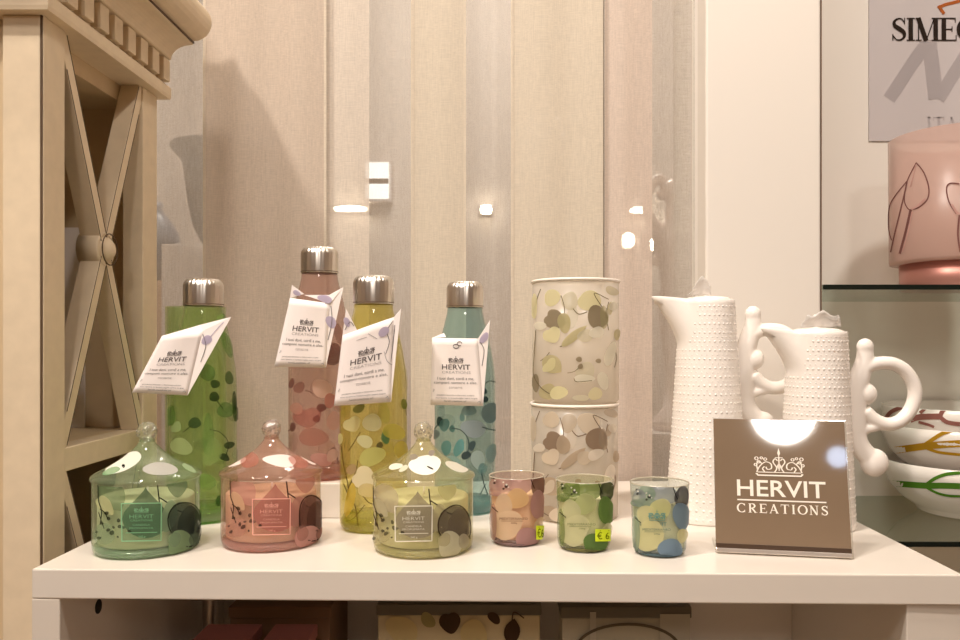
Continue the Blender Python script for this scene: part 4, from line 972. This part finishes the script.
# ------------------------------------------------------------------ porcelain pitchers
def pitcher(cx, D, H, rb, rt, spout, hz, label, tissue_seed, lean=0.0):
    x = (cx-PX0)*D/F
    t = thing('porcelain_pitcher', label, 'pitcher', (x, D, Z0), 'white dotted pitchers')
    Rz = lambda z: rb+(rt-rb)*(z/H)**0.9
    NZ, NA = 60, 96; sz = H*0.80
    def rad(z, a):
        r = Rz(z)
        if z > sz:
            k = (z-sz)/(H-sz); wv = abs(((a-PI+PI) % (2*PI))-PI)       # angle away from -x
            wid = 0.62-0.30*k
            r += spout*(k**1.35)*math.exp(-(wv/wid)**2)
        return r
    m = MB(); vs = []; fs = []
    zs = [0.0, 0.0006, 0.002]+[0.002+(H-0.002)*i/NZ for i in range(1, NZ+1)]
    for i, z in enumerate(zs):
        for k in range(NA):
            a = 2*PI*k/NA; r = rad(z, a)*(0.955 if i == 0 else 0.985 if i == 1 else 1)
            tip = math.exp(-((abs((a % (2*PI))-PI))/0.4)**2)
            zt = z+(0.004*tip*((z-sz)/(H-sz)) if z > sz else 0)
            vs.append((x+r*math.cos(a), D+r*math.sin(a), Z0+zt))
    n = len(zs)
    for dr, dz in ((-0.0012, 0.0008), (-0.0028, 0.0), (-0.003, -0.008)):
        for k in range(NA):
            a = 2*PI*k/NA; r = rad(H, a)+dr; tip = math.exp(-((abs((a % (2*PI))-PI))/0.4)**2)
            vs.append((x+r*math.cos(a), D+r*math.sin(a), Z0+H+0.004*tip+dz))
    for i in range(n+2):
        for k in range(NA):
            k2 = (k+1) % NA; fs.append((i*NA+k, i*NA+k2, (i+1)*NA+k2, (i+1)*NA+k))
    fs.append(tuple(range(NA))[::-1]); fs.append(tuple((n+2)*NA+k for k in range(NA)))
    m.add(vs, fs, M_PORC, True); m.build('body', t)
    # raised dots
    dm = MB(); rows = int(H/0.0046); nd = 38
    for j in range(1, rows):
        z = j*0.0046+0.001
        if z > H-0.003: break
        for k in range(nd):
            a = 2*PI*(k+0.5*(j % 2))/nd
            if math.sin(a) > 0.45: continue
            wv = abs((a % (2*PI))-PI)
            lim = 0.0 if z < sz-0.006 else 0.72+0.35*max(0, (z-sz)/(H-sz))
            if wv < lim: continue
            r = rad(z, a); c = Vector((x+r*math.cos(a), D+r*math.sin(a), Z0+z)); nrm = Vector((math.cos(a), math.sin(a), 0.08)).normalized()
            u = Vector((-math.sin(a), math.cos(a), 0)); w = Vector((0, 0, 1)); s1 = (0.0019 if j % 2 else 0.0012)*(Rz(z)/rb)**0.6
            vs = [c+u*s1*math.cos(q*PI/4)+w*s1*math.sin(q*PI/4)-nrm*0.0002 for q in range(8)]+[c+u*s1*0.55*math.cos(q*PI/4)+w*s1*0.55*math.sin(q*PI/4)+nrm*0.0005*s1/0.0019 for q in range(8)]+[c+nrm*0.0007*s1/0.0019]
            dm.add(vs, [(q, (q+1) % 8, 8+(q+1) % 8, 8+q) for q in range(8)]+[(8+q, 8+(q+1) % 8, 16) for q in range(8)], M_PORC, True)
    dm.build('dot_relief', t)
    # handle, drawn in the plane of the spout
    def hp(px, py): return Vector((x+hz[0]+(px-848)*0.82/F, D, Z0+H+hz[1]-(py-331)*0.82/F))
    q = lambda a, b: hp(730+a/3.555, 300+b/3.555)
    u = 0.82/F/3.555
    h = MB()
    h.ball(q(487, 162), 31*u, M_PORC, 1, 0.75, 1)
    h.tube([q(a, b) for a, b in spline([(487, 165), (486, 205), (474, 250), (458, 300), (452, 350), (452, 410), (454, 470), (470, 520), (505, 560)], 5)], [(28+10*min(1, i/12) if i < 30 else 36)*u for i in range(41)], M_PORC, 14, 0.7)
    h.ball(q(490, 330), 40*u, M_PORC, 1, 0.7, 1)
    h.ball(q(520, 575), 51*u, M_PORC, 1, 0.6, 1)
    h.tube([q(a, b) for a, b in spline([(478, 245), (505, 228), (545, 220), (590, 224), (632, 250), (660, 296), (664, 342), (645, 392), (606, 430), (560, 438), (518, 420), (485, 390)], 5)], 25*u, M_PORC, 12, 1.0)
    h.tube([q(a, b) for a, b in spline([(560, 440), (520, 448), (480, 462), (462, 500), (480, 540)], 5)], 18*u, M_PORC, 10, 1.0)
    # foot of the handle growing into the body
    for (a, b) in ((440, 320), (440, 420)):
        h.tube([q(a+10, b), q(a-14, b+4)], 20*u, M_PORC, 10, 0.7)
    h.build('handle', t, [remesh(0.0011)])
    # lid with knob
    ld = MB(); ld.lathe([(0.0001, H-0.003), (rt-0.004, H-0.003), (rt-0.004, H+0.0015), (rt-0.009, H+0.0035), (0.004, H+0.005), (0.0001, H+0.005)], (x, D, Z0), M_PORC, 40); lo = ld.build('lid', t)
    MB().lathe([(0.0035, H+0.0045), (0.0025, H+0.008), (0.0040, H+0.0125), (0.0042, H+0.0155), (0.0028, H+0.0182), (0.0001, H+0.0188)], (x, D, Z0), M_PORC, 20).build('knob', lo)
    # tissue tucked under the lid
    rr = random.Random(tissue_seed); tm = MB(); N = 9; vs = []
    for j in range(N):
        for i in range(N):
            uu, vv = i/(N-1)-0.5, j/(N-1)
            hgt = 0.021*(1-abs(uu*1.5-0.15)**1.3)*vv if tissue_seed % 2 else 0.017*vv*(0.8+0.2*math.cos(uu*9))
            vs.append((x+tsp(tissue_seed)[0]+uu*tsp(tissue_seed)[1]*(1-0.25*vv), D-0.010-0.006*vv+rr.uniform(-1, 1)*0.0014, Z0+H+0.0045+max(0, hgt)+rr.uniform(0, 1)*0.0012))
    tm.add(vs, [(j*N+i, j*N+i+1, (j+1)*N+i+1, (j+1)*N+i) for j in range(N-1) for i in range(N-1)], M_TISSUE, True)
    to = tm.build('tissue_wrap', None, [solidify(0.0003)])
    tag(to, 'crumpled white tissue on the lid of the %s pitcher' % ('taller' if tissue_seed % 2 else 'shorter'), 'tissue', 'tissue on the pitchers')
    return t
def tsp(s): return (-0.011, 0.026) if s % 2 else (0.0, 0.042)
pitcher(707, 0.861, 0.2335, 0.0440, 0.0290, 0.031, (0.0300, 0.0005), 'tall white dotted porcelain pitcher with spout, left of two', 3)
pitcher(817, 0.823, 0.1990, 0.0375, 0.0295, 0.029, (0.0300, 0.0), 'shorter white dotted porcelain pitcher standing behind the brown sign', 4)

# ------------------------------------------------------------------ brand sign
BL = Vector((0.1930, 0.7144, Z0)); BR = Vector((0.3055, 0.6936, Z0))
ux = (BR-BL).normalized(); hz_ = ux.cross(Vector((0, 0, 1))).normalized()
if hz_.y > 0: hz_ = -hz_
LEAN = math.radians(14.0)
up = Vector((0, 0, 1))*math.cos(LEAN)-hz_*math.sin(LEAN)
nn = hz_*math.cos(LEAN)+Vector((0, 0, 1))*math.sin(LEAN)
SW = (BR-BL).length; SHT = 0.1215
def SP(a, b, e=0.0): return BL+ux*(a*SW)+up*(b*SHT)+nn*e
def slab(a0, a1, b0, b1, e0, e1, mat, mbx=None):
    m = mbx or MB(); vs = [SP(a, b, e) for a in (a0, a1) for b in (b0, b1) for e in (e0, e1)]
    m.add(vs, [(0,1,3,2), (4,6,7,5), (0,4,5,1), (2,3,7,6), (0,2,6,4), (1,5,7,3)], mat); return m
M_BROWN = solid('glossy brown card', (130, 110, 90), 0.04, vary=0.02, spec=0.7, coat=0.3)
M_ACRYL = thin_glass('clear acrylic', (0.94, 0.94, 0.92), 0.10, (240, 232, 222), 0.05, 0.08, 0.6)
sg = thing('tabletop_sign', 'glossy brown leaning sign with a white crown in front of the shorter pitcher', 'sign', (BL+BR)/2)
slab(0, 1, 0.075, 1, -0.002, 0.0, M_BROWN).build('face_panel', sg, [bevel(0.0004)])
slab(0, 1, 0.012, 0.044, -0.002, 0.0012, solid('silver edge', (226, 216, 206), 0.15, metal=0.7)).build('silver_strip', sg, [bevel(0.0005)])
slab(0, 1, 0.044, 0.075, -0.002, 0.0002, solid('dark strip', (70, 52, 38), 0.2)).build('dark_strip', sg)
slab(-0.001, 1.018, 0.0, 1.004, -0.0048, -0.0022, M_ACRYL).build('acrylic_back', sg, [bevel(0.0005)])
m = MB(); A = BL-hz_*0.004; B = BR-hz_*0.004; C_ = B-hz_*0.045; D_ = A-hz_*0.045
m.add([(p.x, p.y, Z0+z) for z in (0.0003, 0.0026) for p in (A, B, C_, D_)], [(0, 1, 2, 3), (4, 5, 6, 7), (0, 1, 5, 4), (1, 2, 6, 5), (2, 3, 7, 6), (3, 0, 4, 7)], M_ACRYL); m.build('acrylic_foot', sg)
pr = MB(); M_SIGNW = solid('white print', (246, 236, 222), 0.4)
e = 0.00025
f = lambda a, b: SP(a, b, e)
pr.polys(crown(0.31, 0.575, 0.68, 0.785), f, M_SIGNW)
pr.polys(text_in('HERVIT', 0.17, 0.425, 0.835, 0.545, 0.012), f, M_SIGNW)
pr.polys(bar(0.17, 0.392, 0.835, 0.402), f, M_SIGNW)
pr.polys(serif_word('CREATIONS', 0.165, 0.305, 0.845, 0.372, 0.17, 0.2, 0.08), f, M_SIGNW)
pr.build('printed_logo', sg)

# ------------------------------------------------------------------ alcove: glass shelves, lamp, bowls, poster
M_GSH = thin_glass('shelf glass', (0.84, 0.90, 0.86), 0.05, (170, 180, 160), 0.01, 0.08, 0.6)
M_GEDGE = solid('dark glass edge', (22, 30, 26), 0.1)
def gshelf(z, label):
    t = thing('glass_shelf', label, 'shelf', (0.9, 1.09, z), 'glass shelves in the alcove')
    MB().box(0.3845, 1.58, 0.953, 1.2355, z, z+0.006, M_GSH).build('glass_plate', t)
    MB().box(0.3845, 1.58, 0.9505, 0.953, z, z+0.006, M_GEDGE).build('polished_edge', t)
    return t
ZU = CZ+54.5*0.9505/F-0.006+0.0035; ZL = CZ-205*0.9505/F
gshelf(ZU, 'upper glass shelf in the alcove holding the pink lamp')
gshelf(ZL, 'lower glass shelf in the alcove holding the branch bowls')
# pink tulip lamp
LD = 1.055; lx = (959-PX0)*LD/F; lr = 0.0835; lz = ZU+0.006
lp = thing('candle_lamp', 'pink frosted glass lamp with tulip line drawing on upper glass shelf', 'lamp', (lx, LD, lz))
M_PINKG = thin_glass('pink frosted glass', (0.95, 0.86, 0.83), 0.5, (222, 194, 182), 0.3, 0.03, 0.35)
M_COP = solid('rose copper', (196, 138, 126), 0.4, metal=0.7)
y2z = lambda y, Dd: CZ-(y-PY0)*Dd/F
h0 = y2z(257, LD-lr)-lz; h1 = y2z(133, LD-lr*0.3)-lz
MB().lathe([(0.0001, 0), (lr-0.014, 0), (lr-0.013, 0.001), (lr-0.012, h0-0.0005), (0.0001, h0-0.0005)], (lx, LD, lz), M_COP, 72).build('copper_base', lp)
LPF = [(lr-0.001, h0), (lr, h0+0.004), (lr+0.001, h1)]
MB().lathe([(0.0001, h0)]+LPF+[(lr-0.002, h1), (lr-0.003, h0+0.006), (0.0001, h0+0.006)], (lx, LD, lz), M_PINKG, 80).build('frosted_shade', lp)
s = Surf((lx, LD, lz), LPF); p = MB(); zl = Z(860, 110, 3.37); tk = decal((122, 84, 80), .95); tkl = decal((200, 160, 152), .8)
for pts, w in (([(190, 178), (160, 240), (150, 300), (160, 330), (175, 340)], 1.1), ([(190, 178), (215, 210), (232, 260), (228, 300), (200, 328), (175, 335)], 1.3), ([(172, 335), (155, 410), (135, 485)], 2.4), ([(160, 240), (120, 290), (100, 330), (98, 400), (108, 440)], 1.1), ([(160, 245), (140, 330), (118, 420), (105, 480)], 1.3),
   ([(335, 250), (305, 248), (292, 265), (300, 310), (325, 350)], 1.3), ([(335, 355), (330, 420), (338, 480)], 1.8)):
    s.line(p, tk, zl.L(pts), w)
for pts, w in (([(190, 185), (180, 230), (172, 260)], 1.0), ([(222, 300), (195, 325), (175, 335)], 2.0), ([(178, 345), (165, 410), (146, 480)], 1.0), ([(310, 320), (325, 345), (337, 352)], 2.4)): s.line(p, tkl, zl.L(pts), w)
p.build('tulip_drawing', lp)
# bowls
BD = 1.115; bx = (972-PX0)*BD/F
def bprof(h): return [(0.0001, 0.001), (0.066, 0.001), (0.069, 0.003), (0.070, 0.007), (0.0745, 0.010), (0.092, 0.022), (0.105, 0.038), (0.1125, 0.056), (0.1150, h), (0.1132, h+0.0006), (0.1105, h-0.003), (0.103, 0.044), (0.09, 0.028), (0.07, 0.016), (0.0001, 0.013)]
HB = 0.072
def bowl(zb_, label, rgb, strokes, tilt=0.0):
    t = thing('serving_bowl', label, 'bowl', (bx, BD, zb_), 'stacked branch bowls')
    MB().lathe(bprof(HB), (bx, BD, zb_), M_PORC, 80).build('bowl_body', t)
    s = Surf((bx, BD, zb_), bprof(HB)[4:9]); p = MB()
    for pts, w in strokes: s.line(p, decal(rgb, 1.0), pts, w)
    p.build('branch_print', t)
    t.rotation_euler = (0, tilt, 0)
    return t
b0 = ZL+0.006
zo = Z(850, 380, 3.556)
bowl(b0, 'white bowl with a green branch, bottom of the stack on the lower shelf', (98, 150, 54), [(zo.L([(112, 366), (180, 370), (270, 376), (330, 376), (392, 378)]), 6.0), (zo.L([(270, 374), (300, 352), (340, 336), (392, 330)]), 3.4), (zo.L([(275, 384), (310, 402), (350, 412), (392, 414)]), 2.4)])
bowl(b0+0.0495, 'white bowl with a yellow ochre branch, middle of the stack', (206, 160, 50), [(zo.L([(160, 250), (220, 242), (265, 236), (330, 230), (392, 226)]), 7.0), (zo.L([(265, 232), (300, 208), (330, 190), (372, 176)]), 4.0), (zo.L([(275, 244), (320, 258), (392, 266)]), 2.8)])
bowl(b0+0.0765, 'white bowl with a dusty red branch, top of the stack', (176, 120, 110), [(zo.L([(215, 142), (250, 132), (320, 130)]), 6.0), (zo.L([(320, 132), (330, 110), (355, 90), (392, 80)]), 4.4), (zo.L([(320, 130), (345, 150), (392, 158)]), 4.2), (zo.L([(130, 134), (150, 112), (190, 96)]), 4.0), (zo.L([(250, 118), (275, 96), (300, 84)]), 3.4), (zo.L([(245, 150), (280, 160), (300, 168)]), 2.6)])
# poster on the alcove back
YP = 1.2335
pf = lambda x, y, e=0.0: (lambda q: (q.x, YP-e, q.z))(W(x, y, YP))
po = thing('wall_poster', 'pale grey poster with dark serif lettering on the alcove wall', 'poster', pf(920, 140))
a = W(869, 141, YP); b = W(1030, -80, YP)
MB().box(a.x, b.x, YP, YP+0.002, a.z, b.z, solid('grey poster paper', (208, 200, 200), 0.6)).build('sheet', po)
m = MB()
for ee, pp in enumerate(serif_word('SIMEQ', 891, -41, 977, -18, 0.2, -0.02, 0.05)): m.polys(flip([pp], 0), lambda x, y: pf(x, y, 0.0006+0.00001*ee), M_INKD)
org = decal((196, 112, 60))
m.polys(ribbon(spline([(940, 7), (946, 4.5), (956, 2), (972, -3)]), 3.2), lambda x, y: pf(x, y, 0.0006), org); m.polys(ribbon([(938, 6), (944, 14)], 3), lambda x, y: pf(x, y, 0.0009), org)
gy = decal((200, 192, 193))
for ee, rb_ in enumerate((ribbon([(889, 99), (925, 45)], 13), ribbon([(929, 40), (936, 99)], 15), ribbon([(938, 99), (972, 45)], 13))):
    m.polys(rb_, lambda x, y: pf(x, y, 0.0003+0.0001*ee), gy)
m.polys(flip(serif_word('ITA', 926, -132, 958, -117, 0.18, 0.08), 0), lambda x, y: pf(x, y, 0.0005), gy)
m.build('poster_print', po)

# ------------------------------------------------------------------ lights: ceiling spots and lamps of the shop, plus added fills
def area(name, loc, target, power, size, rgb, spread=180):
    l = bpy.data.lights.new(name, 'AREA'); l.shape = 'DISK'; l.size = size; l.energy = power; l.color = rgb; l.spread = math.radians(spread)
    o = bpy.data.objects.new(name, l); COL.objects.link(o); o.location = loc
    o.rotation_euler = (Vector(target)-Vector(loc)).to_track_quat('-Z', 'Y').to_euler(); return o
WARM = (1.0, 0.91, 0.82); WARM2 = (1.0, 0.92, 0.84)
# the lamp mirrored in the sign
def mirror_lamp(px, py, dist):
    a = (px-718)/(852-718); P = SP(a, 0.98)
    o = Vector((0, 0, CZ)); dr = Vector(((px-PX0)/F, 1, -(py-PY0)/F)); tt = (BL-o).dot(nn)/dr.dot(nn); P = o+dr*tt; dd = dr.normalized()
    r = dd-2*dd.dot(nn)*nn
    return P, P+r*dist
P, L = mirror_lamp(783, 413, 3.0)
area('ceiling_lamp', L, P, 6.5, 0.27, WARM2)
P2, L2 = mirror_lamp(838, 457, 2.6)
area('daylight_lamp', L2, P2, 0.12, 0.08, (0.6, 0.75, 1.0))
area('spot_left', (-1.0, -0.05, Z0+1.86), (-0.1, 0.95, Z0+0.15), 7.0, 0.12, WARM, 120)
area('spot_right', (0.62, -0.1, Z0+1.95), (0.6, 1.1, Z0+0.4), 4.0, 0.16, WARM, 110)
area('spot_middle', (-0.35, 0.30, Z0+1.95), (0.0, 0.9, Z0), 3.8, 0.18, WARM, 110)
area('fill_light', (-0.5, -0.75, 2.85), (-0.1, 0.6, 0.9), 16, 0.8, WARM2)  # unseen fill added to lift the overall light from the front
area('far_room_fill', (0.0, 2.1, 2.85), (0.0, 2.2, 0), 22, 0.5, WARM2)  # unseen light added to brighten the room behind the voile

w = bpy.data.worlds.new('ambient'); SC.world = w; w.use_nodes = True
w.node_tree.nodes['Background'].inputs[0].default_value = (1.0, 0.86, 0.7, 1); w.node_tree.nodes['Background'].inputs[1].default_value = 0.3

# ------------------------------------------------------------------ camera and view
cam = bpy.data.cameras.new('camera'); co = bpy.data.objects.new('camera', cam); COL.objects.link(co)
co.location = (0, 0, CZ); co.rotation_euler = (PI/2, 0, 0)
cam.sensor_width = 36; cam.lens = F/960*36; cam.shift_x = -20/960; cam.shift_y = 22/960
cam.clip_start = 0.01
SC.camera = co
SC.cycles.transparent_max_bounces = 64; SC.cycles.max_bounces = 10
SC.view_settings.view_transform = 'Standard'; SC.view_settings.look = 'None'; SC.view_settings.gamma = 1.0
SC.view_settings.exposure = 0.70
SC.view_settings.use_curve_mapping = False
for o in list(SC.objects):
    if '_base' in o: del o['_base']
